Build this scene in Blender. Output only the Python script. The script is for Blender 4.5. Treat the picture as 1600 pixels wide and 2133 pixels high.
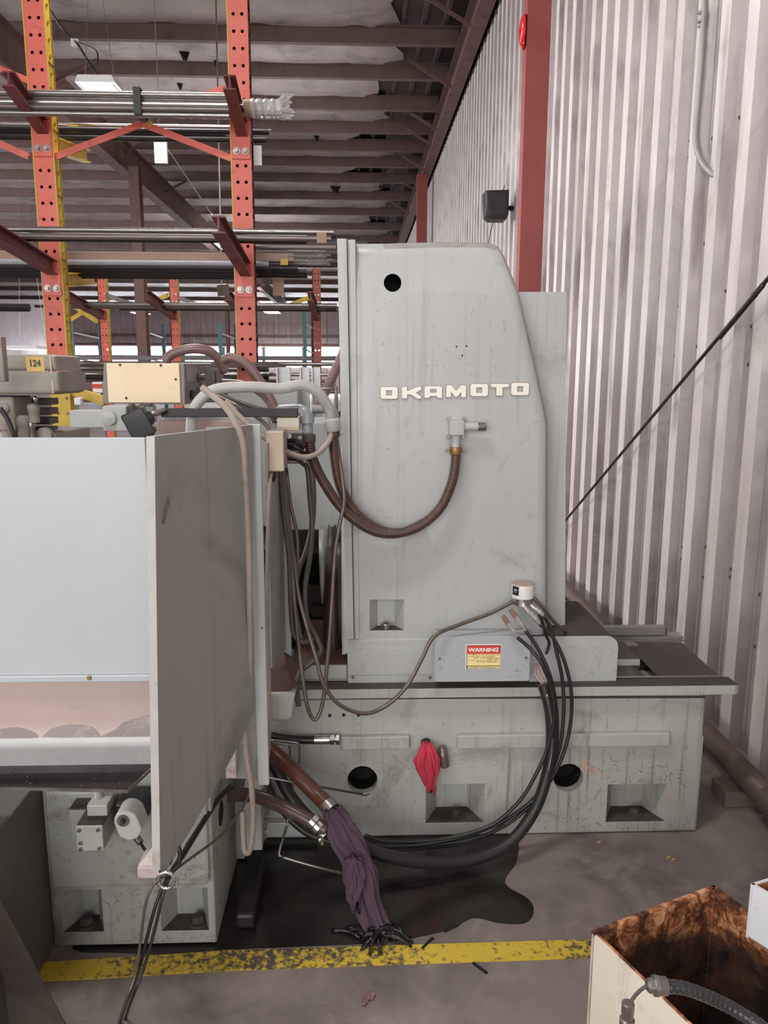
import bpy, bmesh, math, random
from mathutils import Vector, Matrix
from mathutils.geometry import tessellate_polygon
random.seed(7)
PI = math.pi
SC = bpy.context.scene
COL = SC.collection
for o in list(bpy.data.objects): bpy.data.objects.remove(o)

# ------------------------------------------------------------------ camera
FPX = 1620.0; CAM_H = 1.6
PITCH = math.radians(10.2); YAW = math.radians(2.0); ROLL = math.radians(0.2)
CM = (Matrix.Rotation(-YAW, 3, 'Z') @ Matrix.Rotation(PI/2-PITCH, 3, 'X') @ Matrix.Rotation(ROLL, 3, 'Z'))
cd = bpy.data.cameras.new('camera'); cam = bpy.data.objects.new('camera', cd); COL.objects.link(cam)
cd.sensor_fit = 'HORIZONTAL'; cd.sensor_width = 36.0; cd.lens = 36.0*FPX/1600.0
cd.clip_start = 0.05; cd.clip_end = 300
cam.matrix_world = Matrix.Translation((0, 0, CAM_H)) @ CM.to_4x4()
SC.camera = cam

# ------------------------------------------------------------------ world, light, exposure
SC.view_settings.view_transform = 'Standard'; SC.view_settings.look = 'None'
SC.view_settings.gamma = 1.0; SC.view_settings.use_curve_mapping = False
SC.view_settings.exposure = 0.08
w = bpy.data.worlds.new('overcast_sky'); SC.world = w; w.use_nodes = True
bg = w.node_tree.nodes['Background']; bg.inputs[0].default_value = (0.95, 0.97, 1.0, 1); bg.inputs[1].default_value = 1.0
def area(name, loc, target, sx, sy, power, col=(1, 1, 1)):
    l = bpy.data.lights.new(name, 'AREA'); l.shape = 'RECTANGLE'; l.size = sx; l.size_y = sy; l.energy = power; l.color = col
    o = bpy.data.objects.new(name, l); COL.objects.link(o); o.location = loc
    o.rotation_euler = (Vector(target)-Vector(loc)).to_track_quat('-Z', 'Y').to_euler(); return o
# daylight through the big open loading door behind the camera (the front of the hall)
area('loading_door_daylight', (-2.5, -5.2, 2.6), (-1.0, 3.0, 1.2), 7.0, 4.2, 300, (1.0, 0.985, 0.96))
# daylight from the open bay doors on the far left side of the hall
area('bay_door_daylight', (-21.5, 11.0, 2.6), (1.6, 11.0, 2.9), 24.0, 4.6, 3600, (0.97, 0.985, 1.0))
# rows of high-bay lamps under the roof, with added upward fill to brighten the ceiling
for i, (lx, ly, pw) in enumerate([(-1.2, 0.8, 90), (-1.6, 5.5, 120), (-2.2, 13.0, 90), (-3.5, 24.0, 130), (-7.5, 8.0, 110), (-5.0, 36.0, 260), (-5.0, 54.0, 700)]):  # last two are added to brighten the far hall and its end wall
    area('high_bay_lamp_light', (lx, ly, 5.05), (lx, ly, 0), 1.3, 0.5, pw, (1.0, 0.99, 0.97))
    area('ceiling_fill_light', (lx, ly, 4.95), (lx, ly, 9), 4.0, 2.5, pw*.3, (1.0, 0.99, 0.97))

# ------------------------------------------------------------------ projection helpers (real depth planes)
CP = Vector((0, 0, CAM_H))
def ray(px, py): return CM @ Vector(((px-800)/FPX, -(py-1066.5)/FPX, -1.0))
def P(px, py, Y): d = ray(px, py); return CP + d*(Y/d.y)
def PX(px, py, X): d = ray(px, py); return CP + d*(X/d.x)
def PZ(px, py, z=0.0): d = ray(px, py); return CP + d*((z-CAM_H)/d.z)
def R(px0, py0, px1, py1, Y):
    "axis aligned rectangle at depth Y seen between two pixel corners: x0,x1,z0,z1"
    a = P(px0, (py0+py1)/2, Y); b = P(px1, (py0+py1)/2, Y); t = P((px0+px1)/2, py0, Y); u = P((px0+px1)/2, py1, Y)
    return a.x, b.x, u.z, t.z

# ------------------------------------------------------------------ materials
MATS = {}
def srgb(c): 
    return tuple((v/255/12.92 if v/255 <= .04045 else ((v/255+.055)/1.055)**2.4) for v in c)
def mat(name, c, rough=.6, metal=0.0, var=.12, scale=8.0, dirt=None, damt=.0, dscale=3.0, streak=0.0, scol=None, bump=0.0, bscale=40.0, spec=.5, scratch=0.0, emit=0.0, sscale=60.0, light=None, low_near_tone=None):
    if name in MATS: return MATS[name]
    m = bpy.data.materials.new(name); m.use_nodes = True; nt = m.node_tree; N = nt.nodes; L = nt.links
    b = N['Principled BSDF']; b.inputs['Metallic'].default_value = metal; b.inputs['Roughness'].default_value = rough
    b.inputs['Specular IOR Level'].default_value = spec
    tc = N.new('ShaderNodeTexCoord'); src = tc.outputs['Object']
    base = srgb(c)
    def noise(sc, det=5, rgh=.6, vec=None, dist=0):
        n = N.new('ShaderNodeTexNoise'); n.inputs['Scale'].default_value = sc; n.inputs['Detail'].default_value = det
        n.inputs['Roughness'].default_value = rgh; n.inputs['Distortion'].default_value = dist; L.new(vec or src, n.inputs['Vector']); return n.outputs['Fac']
    def ramp(fac, a, c2, lo=0., hi=1.):
        r = N.new('ShaderNodeMapRange'); r.inputs['From Min'].default_value = a; r.inputs['From Max'].default_value = c2
        r.inputs['To Min'].default_value = lo; r.inputs['To Max'].default_value = hi; L.new(fac, r.inputs['Value']); return r.outputs['Result']
    def mix(fac, ca, cb, mode='MIX'):
        x = N.new('ShaderNodeMix'); x.data_type = 'RGBA'; x.blend_type = mode
        if isinstance(fac, float): x.inputs['Factor'].default_value = fac
        else: L.new(fac, x.inputs['Factor'])
        for s, v in ((x.inputs['A'], ca), (x.inputs['B'], cb)):
            if isinstance(v, tuple): s.default_value = (*v[:3], 1)
            else: L.new(v, s)
        return x.outputs['Result']
    n1 = noise(scale)
    col = mix(ramp(n1, .3, .7), tuple(v*(1-var) for v in base), tuple(min(1, v*(1+var)) for v in base))
    if dirt:
        n2 = noise(dscale, 8, .68, dist=.6)
        col = mix(ramp(n2, .62-.34*damt, .80-.25*damt, 0, .85), col, srgb(dirt))
    if streak:
        mp = N.new('ShaderNodeMapping'); mp.inputs['Scale'].default_value = (sscale, sscale, 1.2); L.new(src, mp.inputs['Vector'])
        n3 = noise(1.0, 3, .5, mp.outputs['Vector'])
        n4 = noise(2.2, 3, .5)
        mu = N.new('ShaderNodeMath'); mu.operation = 'MULTIPLY'; L.new(ramp(n3, .56, .72, 0, streak), mu.inputs[0]); L.new(ramp(n4, .38, .62), mu.inputs[1])
        col = mix(mu.outputs[0], col, srgb(scol or (110, 95, 80)))
    if scratch:
        mp2 = N.new('ShaderNodeMapping'); mp2.inputs['Rotation'].default_value = (.4, .9, .3); L.new(src, mp2.inputs['Vector'])
        n5 = noise(26, 8, .78, mp2.outputs['Vector'], 2.2)
        n6 = noise(5, 2, .5)
        mu2 = N.new('ShaderNodeMath'); mu2.operation = 'MULTIPLY'; L.new(ramp(n5, .60, .66, 0, scratch), mu2.inputs[0]); L.new(ramp(n6, .42, .6), mu2.inputs[1])
        col = mix(mu2.outputs[0], col, srgb((70, 62, 55)))
    if light:
        n7 = noise(7, 10, .75, None, .4); n8 = noise(1.3, 3, .5)
        mu3 = N.new('ShaderNodeMath'); mu3.operation = 'MULTIPLY'; L.new(ramp(n7, .52, .68, 0, .8), mu3.inputs[0]); L.new(ramp(n8, .42, .6), mu3.inputs[1])
        col = mix(mu3.outputs[0], col, srgb(light))
    if low_near_tone:  # streaky blend to a darker tone towards the floor and near end
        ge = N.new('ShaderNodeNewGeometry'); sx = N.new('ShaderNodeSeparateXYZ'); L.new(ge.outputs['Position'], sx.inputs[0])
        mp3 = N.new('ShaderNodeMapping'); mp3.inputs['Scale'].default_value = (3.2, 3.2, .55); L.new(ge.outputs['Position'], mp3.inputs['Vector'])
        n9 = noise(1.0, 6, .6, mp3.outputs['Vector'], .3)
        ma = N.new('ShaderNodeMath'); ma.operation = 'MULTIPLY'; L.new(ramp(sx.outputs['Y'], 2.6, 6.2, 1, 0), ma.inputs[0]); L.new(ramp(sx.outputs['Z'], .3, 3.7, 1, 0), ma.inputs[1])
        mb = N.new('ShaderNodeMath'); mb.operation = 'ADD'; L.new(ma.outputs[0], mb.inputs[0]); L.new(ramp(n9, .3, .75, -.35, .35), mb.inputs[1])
        col = mix(ramp(mb.outputs[0], .05, .8, 0, .62), col, srgb(low_near_tone))
    L.new(col, b.inputs['Base Color'])
    L.new(ramp(noise(scale*1.7), .3, .7, max(.02, rough-.1), min(1, rough+.1)), b.inputs['Roughness'])
    if bump:
        bp = N.new('ShaderNodeBump'); bp.inputs['Strength'].default_value = bump; bp.inputs['Distance'].default_value = .01
        L.new(noise(bscale, 4), bp.inputs['Height']); L.new(bp.outputs[0], b.inputs['Normal'])
    if emit:
        b.inputs['Emission Color'].default_value = (*base, 1); b.inputs['Emission Strength'].default_value = emit
    MATS[name] = m; return m

# ------------------------------------------------------------------ object helpers
WL = {}
def setp(o, label=None, cat=None, group=None, kind=None):
    if label: o['label'] = label
    if cat: o['category'] = cat
    if group: o['group'] = group
    if kind: o['kind'] = kind
    return o
def thing(name, label, cat, loc=(0, 0, 0), group=None, kind=None):
    o = bpy.data.objects.new(name, None); COL.objects.link(o); o.location = loc; o.empty_display_size = .1
    WL[o.name] = Vector(loc); return setp(o, label, cat, group, kind)
def obj(name, bm, m, parent=None, smooth=False, label=None, cat=None, group=None, kind=None):
    bmesh.ops.recalc_face_normals(bm, faces=bm.faces)
    if parent is not None: org = WL[parent.name]
    else:
        xs = [v.co.x for v in bm.verts]; ys = [v.co.y for v in bm.verts]; zs = [v.co.z for v in bm.verts]
        org = Vector(((min(xs)+max(xs))/2, (min(ys)+max(ys))/2, min(zs)))
    bmesh.ops.translate(bm, verts=bm.verts, vec=-org)
    me = bpy.data.meshes.new(name); bm.to_mesh(me); bm.free()
    if smooth:
        for p in me.polygons: p.use_smooth = True
        if smooth != 'all':
            try: me.set_sharp_from_angle(angle=math.radians(smooth if not isinstance(smooth, bool) else 40))
            except Exception: pass
    ms = m if isinstance(m, (list, tuple)) else [m]
    for x in ms: me.materials.append(x)
    o = bpy.data.objects.new(name, me); COL.objects.link(o)
    if parent is not None: o.parent = parent; WL[o.name] = org
    else: o.location = org; WL[o.name] = org
    return setp(o, label, cat, group, kind)
def dup(o, parent, off):
    c = o.copy(); COL.objects.link(c); c.parent = parent; c.location = o.location + Vector(off); WL[c.name] = WL[o.name]; return c
def NB(): return bmesh.new()
def box(bm, x0, x1, y0, y1, z0, z1, bev=0.0):
    vs = [bm.verts.new(p) for p in ((x0,y0,z0),(x1,y0,z0),(x1,y1,z0),(x0,y1,z0),(x0,y0,z1),(x1,y0,z1),(x1,y1,z1),(x0,y1,z1))]
    fs = [bm.faces.new([vs[i] for i in q]) for q in ((0,1,2,3),(4,5,6,7),(0,1,5,4),(1,2,6,5),(2,3,7,6),(3,0,4,7))]
    if bev:
        es = list({e for f in fs for e in f.edges})
        bmesh.ops.bevel(bm, geom=es, offset=bev, segments=2, affect='EDGES', profile=.5)
    return bm
def pbox(bm, px0, py0, px1, py1, Y0, Y1, bev=0.0):
    x0, x1, z0, z1 = R(px0, py0, px1, py1, Y0); return box(bm, x0, x1, Y0, Y1, z0, z1, bev)
def obox(bm, a, b, w, h, up=(0, 0, 1), bev=0.0):
    "bar of section w (side) x h (up) from a to b"
    a = Vector(a); b = Vector(b); d = (b-a).normalized(); s = d.cross(Vector(up)).normalized(); u = s.cross(d)
    vs = []
    for c in (a, b):
        for i, j in ((-1,-1),(1,-1),(1,1),(-1,1)): vs.append(bm.verts.new(c+s*(i*w/2)+u*(j*h/2)))
    fs = [bm.faces.new([vs[i] for i in q]) for q in ((0,1,2,3),(4,5,6,7),(0,1,5,4),(1,2,6,5),(2,3,7,6),(3,0,4,7))]
    if bev:
        es = list({e for f in fs for e in f.edges}); bmesh.ops.bevel(bm, geom=es, offset=bev, segments=2, affect='EDGES', profile=.5)
    return bm
def ibeam(bm, a, b, w, h, t, up=(0, 0, 1)):
    a = Vector(a); b = Vector(b); d = (b-a).normalized(); s = d.cross(Vector(up)).normalized(); u = s.cross(d)
    obox(bm, a+u*(h/2-t/2), b+u*(h/2-t/2), w, t, up); obox(bm, a-u*(h/2-t/2), b-u*(h/2-t/2), w, t, up); obox(bm, a, b, t, h-2*t, up)
def spline(pts, per=8):
    pts = [Vector(p) for p in pts]
    if len(pts) < 3: return pts
    out = []; Q = [2*pts[0]-pts[1]]+pts+[2*pts[-1]-pts[-2]]
    for i in range(1, len(Q)-2):
        p0, p1, p2, p3 = Q[i-1:i+3]
        for k in range(per):
            t = k/per
            out.append(.5*((2*p1)+(p2-p0)*t+(2*p0-5*p1+4*p2-p3)*t*t+(3*p1-p0-3*p2+p3)*t**3))
    out.append(pts[-1]); return out
def resample(pts, step):
    L = [0]
    for a, b in zip(pts, pts[1:]): L.append(L[-1]+(b-a).length)
    n = max(2, int(L[-1]/step)); out = []; j = 0
    for k in range(n+1):
        s = L[-1]*k/n
        while j < len(L)-2 and L[j+1] < s: j += 1
        q = (s-L[j])/max(1e-9, L[j+1]-L[j]); out.append(pts[j].lerp(pts[j+1], q))
    return out
def tube(bm, pts, r, n=10, cap=True, rf=None, flat=1.0):
    pts = [Vector(p) for p in pts]; d = (pts[1]-pts[0]).normalized()
    s = d.orthogonal().normalized() if abs(d.z) > .9 else d.cross(Vector((0, 0, 1))).normalized()
    rings = []
    for i, p in enumerate(pts):
        d2 = (pts[min(i+1, len(pts)-1)]-pts[max(i-1, 0)]).normalized()
        s = (s-d2*s.dot(d2)).normalized(); u = s.cross(d2)
        rr = rf(i) if rf else r
        rings.append([bm.verts.new(p+(s*math.cos(2*PI*k/n)+u*math.sin(2*PI*k/n)*flat)*rr) for k in range(n)])
    for a, b in zip(rings, rings[1:]):
        for k in range(n): bm.faces.new((a[k], a[(k+1) % n], b[(k+1) % n], b[k]))
    if cap: bm.faces.new(rings[0][::-1]); bm.faces.new(rings[-1])
    return bm
def lathe(bm, c, axis, prof, n=20, ref=None):
    "prof: list of (distance along axis, radius)"
    c = Vector(c); a = Vector(axis).normalized(); s = (ref and Vector(ref)) or a.orthogonal().normalized(); s = (s-a*s.dot(a)).normalized(); u = a.cross(s)
    rings = []
    for h, r in prof:
        rings.append([bm.verts.new(c+a*h+(s*math.cos(2*PI*k/n)+u*math.sin(2*PI*k/n))*max(r, 1e-5)) for k in range(n)])
    for A, B in zip(rings, rings[1:]):
        for k in range(n): bm.faces.new((A[k], A[(k+1) % n], B[(k+1) % n], B[k]))
    bm.faces.new(rings[0][::-1]); bm.faces.new(rings[-1]); return bm
def bolt(bm, c, axis, r, h, washer=True, n=6):
    if washer: lathe(bm, c, axis, [(0, r*1.5), (h*.25, r*1.5)], 14)
    lathe(bm, c, axis, [(0, r), (h*.85, r), (h, r*.85)], n)
def socket_screw(bm, c, axis, r, h):
    lathe(bm, c, axis, [(0, r), (h*.9, r), (h, r*.9), (h, r*.5), (h*.4, r*.5)], 14)
def circ(cx, cz, r, n=20): return [(cx+r*math.cos(2*PI*k/n), cz+r*math.sin(2*PI*k/n)) for k in range(n)]
def rrect(x0, x1, z0, z1, r, n=4):
    out = []
    for cx, cz, a in ((x1-r, z1-r, 0), (x0+r, z1-r, PI/2), (x0+r, z0+r, PI), (x1-r, z0+r, 1.5*PI)):
        for k in range(n+1): out.append((cx+r*math.cos(a+PI/2*k/n), cz+r*math.sin(a+PI/2*k/n)))
    return out
def area2(p): return sum(p[i-1][0]*p[i][1]-p[i][0]*p[i-1][1] for i in range(len(p)))/2
def inset(poly, d):
    if area2(poly) < 0: poly = poly[::-1]
    out = []; n = len(poly)
    for i in range(n):
        a = Vector(poly[i-1]); b = Vector(poly[i]); c = Vector(poly[(i+1) % n])
        e1 = (b-a).normalized(); e2 = (c-b).normalized()
        n1 = Vector((-e1.y, e1.x)); n2 = Vector((-e2.y, e2.x)); m = n1+n2
        k = max(.35, 1+n1.dot(n2)); out.append(tuple(b+m*(d/k)))
    return out
def fill(bm, outer, holes, fn):
    "triangulated face with holes; fn maps (u,v)->3d. returns vertex loops"
    loops = [outer]+list(holes); t = tessellate_polygon([[Vector((u, v, 0)) for u, v in l] for l in loops])
    vs = []; lv = []
    for l in loops:
        q = [bm.verts.new(fn(u, v)) for u, v in l]; lv.append(q); vs += q
    for f in t:
        try: bm.faces.new([vs[i] for i in f])
        except ValueError: pass
    return lv
def walls(bm, loop, loop2):
    n = len(loop)
    for k in range(n):
        try: bm.faces.new((loop[k], loop[(k+1) % n], loop2[(k+1) % n], loop2[k]))
        except ValueError: pass
def plate(bm, outer, holes, d, fn=None, y=0.0, hd=None, back=False):
    "plate in XZ at y, thickness d behind it (along +Y); fn(u,v,w) for another orientation"
    if fn is None: fn = lambda u, v, w: (u, y+w, v)
    lv = fill(bm, outer, holes, lambda u, v: fn(u, v, 0))
    for i, (l, pl) in enumerate(zip(lv, [outer]+list(holes))):
        dd = d if i == 0 or hd is None else hd
        l2 = [bm.verts.new(fn(u, v, dd)) for u, v in pl]; walls(bm, l, l2)
        if i == 0 and back and not holes: bm.faces.new(l2)
    return lv
def pillow(bm, outline, yf, yb, r, holes=(), hd=.05, seg=4, mapy=None):
    "casting with rounded front edges; front at yf, back at yb"
    if area2(outline) < 0: outline = outline[::-1]
    my = mapy or (lambda x, z, y: y)
    prev = [bm.verts.new((x, yb, z)) for x, z in outline]
    last = outline
    for k in range(seg+1):
        a = PI/2*k/seg; ins = r*(1-math.cos(a)); y = yf+r*(1-math.sin(a))
        p = outline if ins == 0 else inset(outline, ins)
        cur = [bm.verts.new((x, my(x, z, y), z)) for x, z in p]; walls(bm, prev, cur); prev = cur; last = p
    lv = fill(bm, last, holes, lambda u, v: (u, my(u, v, yf), v))
    walls(bm, prev, lv[0])
    for l, h in zip(lv[1:], holes):
        if hd: walls(bm, l, [bm.verts.new((u, yf+hd, v)) for u, v in h])
    bmesh.ops.remove_doubles(bm, verts=bm.verts, dist=1e-6)
    return bm
def pocket(bm, x0, x1, z0, z1, y, d, sx, st):
    "rectangular casting pocket whose sides flare out to the opening; flat floor"
    o = [(x0, y, z0), (x1, y, z0), (x1, y, z1), (x0, y, z1)]
    i = [(x0+sx, y+d, z0), (x1-sx, y+d, z0), (x1-sx, y+d, z1-st), (x0+sx, y+d, z1-st)]
    a = [bm.verts.new(p) for p in o]; b = [bm.verts.new(p) for p in i]
    fs = []
    for k in range(4): fs.append(bm.faces.new((a[k], a[(k+1) % 4], b[(k+1) % 4], b[k])))
    fs.append(bm.faces.new(b)); return fs
def textobj(s, size, m, origin, parent, name='lettering', sx=1.0, depth=.0006, bold=0.0, rot=None, align='CENTER'):
    cu = bpy.data.curves.new(name, 'FONT'); cu.body = s; cu.size = size; cu.align_x = align; cu.align_y = 'CENTER'; cu.extrude = depth; cu.offset = bold
    t = bpy.data.objects.new(name, cu); COL.objects.link(t); dg = bpy.context.evaluated_depsgraph_get()
    me = bpy.data.meshes.new_from_object(t.evaluated_get(dg)); bpy.data.objects.remove(t)
    mt = Matrix.Translation(Vector(origin)-WL[parent.name]) @ (rot or Matrix.Rotation(PI/2, 4, 'X')) @ Matrix.Diagonal((sx, 1, 1, 1))
    me.transform(mt); me.materials.clear(); me.materials.append(m)
    o = bpy.data.objects.new(name, me); COL.objects.link(o); o.parent = parent; WL[o.name] = WL[parent.name]; return o
def pts(*a): return [P(*q) for q in a]
def cable(name, pp, r, m, label, cat='cable', group=None, parent=None, per=8, n=8, rib=0, ramp=.12, flat=1.0):
    p = spline([q if isinstance(q, Vector) else P(*q) for q in pp], per); bm = NB()
    if rib:
        p = resample(p, rib/4); tube(bm, p, r, n, rf=lambda i: r*(1-ramp*(.5-.5*math.cos(PI*i/2))))
    else: tube(bm, p, r, n, flat=flat)
    return obj(name, bm, m, parent, 'all' if not rib else 80, label, cat, group)
# ================================================================== MATERIALS
m_floor = mat('worn_concrete', (138, 125, 119), .55, var=.16, scale=1.6, dirt=(86, 76, 71), damt=.5, dscale=2.2, bump=.12, bscale=30, scratch=.35, light=(158, 146, 139))
m_oil = mat('wet_oil', (38, 33, 31), .22, var=.35, scale=5, bump=.08, bscale=14, spec=.5)
m_wall2 = mat('siding_valley', (176, 166, 165), .42, metal=.2, var=.08, scale=3, dirt=(112, 98, 96), damt=.25, dscale=1.3, streak=.7, scol=(104, 90, 89), sscale=9, low_near_tone=(112, 97, 95), bump=.06, bscale=25)  # valleys darker than the ribs: recess shade put into the colour
m_wall = mat('galvanised_siding', (226, 217, 215), .42, metal=.1, var=.05, scale=3, dirt=(132, 117, 114), damt=.18, dscale=1.3, streak=.75, scol=(112, 98, 97), sscale=9, low_near_tone=(146, 130, 127), bump=.06, bscale=25)
m_roof = mat('bare_roof_deck', (92, 82, 82), .5, metal=.3, var=.15, scale=2)
m_insul = mat('vinyl_insulation', (176, 166, 166), .5, var=.2, scale=1.2, dirt=(104, 95, 93), damt=.3, dscale=1.5, bump=.25, bscale=3)
m_purlin = mat('red_oxide_purlin', (106, 85, 81), .6, var=.12, scale=2, dirt=(80, 62, 60), damt=.3)
m_beam = mat('red_oxide_beam', (112, 82, 78), .6, var=.15, scale=3, dirt=(80, 62, 60), damt=.4)
m_redcol = mat('red_column_paint', (150, 72, 68), .5, var=.08, scale=3, dirt=(96, 70, 64), damt=.08, dscale=14)
m_orange = mat('orange_rack_paint', (222, 108, 92), .45, var=.08, scale=6, dirt=(150, 70, 60), damt=.22, dscale=8, scratch=.35)
m_yellow = mat('yellow_rack_paint', (205, 172, 60), .45, var=.12, scale=5, dirt=(120, 96, 40), damt=.2, dscale=9)
m_darkred = mat('dark_red_arm', (112, 58, 54), .5, var=.12, scale=5, dirt=(78, 44, 40), damt=.3, dscale=6)
m_glass = mat('window_daylight', (245, 248, 255), .3, emit=22.0, var=.0)
m_stripe_dark = srgb((82, 74, 66))
m_white = mat('white_enamel', (232, 232, 232), .4, var=.04)
m_black = mat('black_plastic', (32, 32, 34), .4, var=.1)
m_rubber = mat('black_rubber', (40, 39, 39), .38, var=.15, scale=10)
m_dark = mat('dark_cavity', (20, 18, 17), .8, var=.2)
m_steel = mat('plain_steel', (150, 145, 142), .32, metal=.85, var=.1, scale=12)
m_chrome = mat('bright_steel', (205, 203, 200), .2, metal=.95, var=.05, scale=12)
m_pipe = mat('dull_steel_pipe', (125, 112, 108), .4, metal=.55, var=.18, scale=4)
m_blackbar = mat('black_bar_stock', (46, 42, 43), .45, metal=.3, var=.15, scale=4)
m_lamp = mat('lamp_glow', (255, 255, 255), .4, emit=14.0, var=0)
m_teal = mat('teal_rack_paint', (70, 128, 130), .5, var=.1, scale=4)
m_wood = mat('timber', (122, 108, 100), .7, var=.15, scale=6, dirt=(96, 76, 66), damt=.3, dscale=5)

# ================================================================== SETTING
bm = NB(); box(bm, -22, 6, -8, 62, -.1, 0)
floor = obj('floor', bm, m_floor, kind='structure', label='stained grey-brown concrete floor of the workshop')
# oil stain (its own wet film) and painted line
def film(name, px, z, m, parent):
    bm = NB(); top = [PZ(x, y, z) for x, y in px]; sp = spline(top+[top[0]], 5)[:-1]
    a = [bm.verts.new(p) for p in sp]; b = [bm.verts.new((p.x, p.y, .0002)) for p in sp]; bm.faces.new(a); walls(bm, a, b)
    return obj(name, bm, m, parent)
film('oil_stain', [(440,1700),(560,1660),(900,1700),(1062,1738),(1077,1790),(1052,1838),(1100,1872),(1112,1898),(1094,1922),(1040,1922),(985,1912),(930,1938),(800,1962),(610,1972),(455,1978),(380,1985),(250,1984),(150,1960),(300,1800)], .0016, m_oil, floor)
st = bpy.data.materials.new('worn_yellow_line'); st.use_nodes = True; nt = st.node_tree; b_ = nt.nodes['Principled BSDF']
tc = nt.nodes.new('ShaderNodeTexCoord'); n1 = nt.nodes.new('ShaderNodeTexNoise'); n1.inputs['Scale'].default_value = 48; n1.inputs['Detail'].default_value = 12; n1.inputs['Roughness'].default_value = .75
n2 = nt.nodes.new('ShaderNodeTexNoise'); n2.inputs['Scale'].default_value = 1.6; n2.inputs['Detail'].default_value = 3
ad = nt.nodes.new('ShaderNodeMath'); ad.operation = 'ADD'
for n in (n1, n2): nt.links.new(tc.outputs['Object'], n.inputs['Vector'])
hf = nt.nodes.new('ShaderNodeMath'); hf.operation = 'MULTIPLY'; hf.inputs[1].default_value = .55; nt.links.new(n2.outputs['Fac'], hf.inputs[0])
nt.links.new(n1.outputs['Fac'], ad.inputs[0]); nt.links.new(hf.outputs[0], ad.inputs[1])
rp = nt.nodes.new('ShaderNodeMapRange'); rp.inputs['From Min'].default_value = .755; rp.inputs['From Max'].default_value = .86; nt.links.new(ad.outputs[0], rp.inputs['Value'])
mx = nt.nodes.new('ShaderNodeMix'); mx.data_type = 'RGBA'; mx.inputs['A'].default_value = (*srgb((214, 184, 62)), 1); mx.inputs['B'].default_value = (*m_stripe_dark, 1)
nt.links.new(rp.outputs['Result'], mx.inputs['Factor']); nt.links.new(mx.outputs['Result'], b_.inputs['Base Color']); b_.inputs['Roughness'].default_value = .55
bm = NB(); q = [PZ(60, 2006, .002), PZ(480, 1979, .002), PZ(1235, 1956, .002), PZ(1420, 1951, .002), PZ(1420, 1988, .002), PZ(1235, 1995, .002), PZ(480, 2021, .002), PZ(60, 2047, .002)]
a = [bm.verts.new(p) for p in q]; b2 = [bm.verts.new((p.x, p.y, .0003)) for p in q]; bm.faces.new(a); walls(bm, a, b2)
obj('painted_line', bm, st, floor, label='worn yellow painted floor line')

# right wall: ribbed sheets, every sheet an own piece
XW = 1.60
wall = thing('wall_right', 'pale ribbed metal siding wall along the right side', None, (XW, 0, 0), kind='structure')
PER = .25
def rib_profile():
    "one period along Y: (y, x offset); room side is -x"
    return [(0, -.040), (.092, -.040), (.108, 0), (.145, 0), (.151, -.007), (.165, -.007), (.171, 0), (.190, 0), (.196, -.007), (.210, -.007), (.216, 0), (.227, 0)]
ZT = 5.60
bm = NB(); prof = []
for k in range(4): prof += [(y+k*PER, XW+x) for y, x in rib_profile()]
prof.append((4*PER-.0005, XW-.040)); 
lo = [bm.verts.new((x, y, .06)) for y, x in prof]; hi = [bm.verts.new((x, y, ZT)) for y, x in prof]
lo2 = [bm.verts.new((x+.004, y, .06)) for y, x in prof]; hi2 = [bm.verts.new((x+.004, y, ZT)) for y, x in prof]
for k in range(len(prof)-1):
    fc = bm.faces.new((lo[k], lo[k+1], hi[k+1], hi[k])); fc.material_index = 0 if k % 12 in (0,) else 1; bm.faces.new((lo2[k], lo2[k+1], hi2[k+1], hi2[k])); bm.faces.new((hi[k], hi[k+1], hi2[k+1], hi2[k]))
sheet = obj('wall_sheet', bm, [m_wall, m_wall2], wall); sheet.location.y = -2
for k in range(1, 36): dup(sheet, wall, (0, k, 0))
bm = NB(); box(bm, XW+.05, XW+.12, -3, 60, 0, 6.3); obj('outer_lining', bm, m_dark, wall)  # near-black sheet: shade of the gap above the siding put into its colour
bm = NB(); box(bm, 1.545, XW+.05, -3, 60, 0, .06); obj('sill_curb', bm, mat('curb', (112, 100, 96), .7, var=.2, scale=4), wall)
# screw heads on the siding
bm = NB()
for k in range(70):
    y = 2.3+k*.125*random.choice((1, 1, 2)) % 9; 
    for z in (random.uniform(.5, 1), random.uniform(1.6, 2.2), random.uniform(2.6, 3.4)): lathe(bm, (XW-.0005, 2.3+(k*PER+.128) % 9, z), (-1, 0, 0), [(0, .008), (.006, .007)], 8)
obj('siding_screws', bm, mat('rusty_screw', (70, 58, 54), .6), wall, kind='stuff')

# far, left and front shell
wb = thing('wall_back', 'far ribbed siding wall with a bright window strip', None, (-8, 60, 0), kind='structure')
def Zp(py, Y): return P(743, py, Y).z
YB = 60.0
z_w0, z_w1 = Zp(764, YB), Zp(727, YB)
bm = NB()
def flute(bm, z0, z1, x0=-22, x1=1.7, per=.9, d=.08):
    x = x0; pr = []
    while x < x1: pr += [(x, 0), (x+per*.5, 0), (x+per*.58, -d), (x+per*.92, -d)]; x += per
    a = [bm.verts.new((x, YB+y, z0)) for x, y in pr]; b = [bm.verts.new((x, YB+y, z1)) for x, y in pr]
    for k in range(len(pr)-1): bm.faces.new((a[k], a[k+1], b[k+1], b[k]))
flute(bm, z_w1+.15, 6.3); obj('upper_siding', bm, mat('far_siding', (170, 158, 160), .6, var=.1, scale=1, streak=.5, scol=(120, 106, 106), sscale=3), wb)
bm = NB(); flute(bm, 0, z_w0-.1); obj('lower_siding', bm, MATS['far_siding'], wb)
for k in range(8):
    x0 = -22+k*3.0; bm = NB(); box(bm, x0+.12, x0+2.88, YB-.05, YB-.02, z_w0, z_w1); obj('window_pane', bm, m_glass, wb)
bm = NB(); zm = Zp(745, YB)
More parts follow.
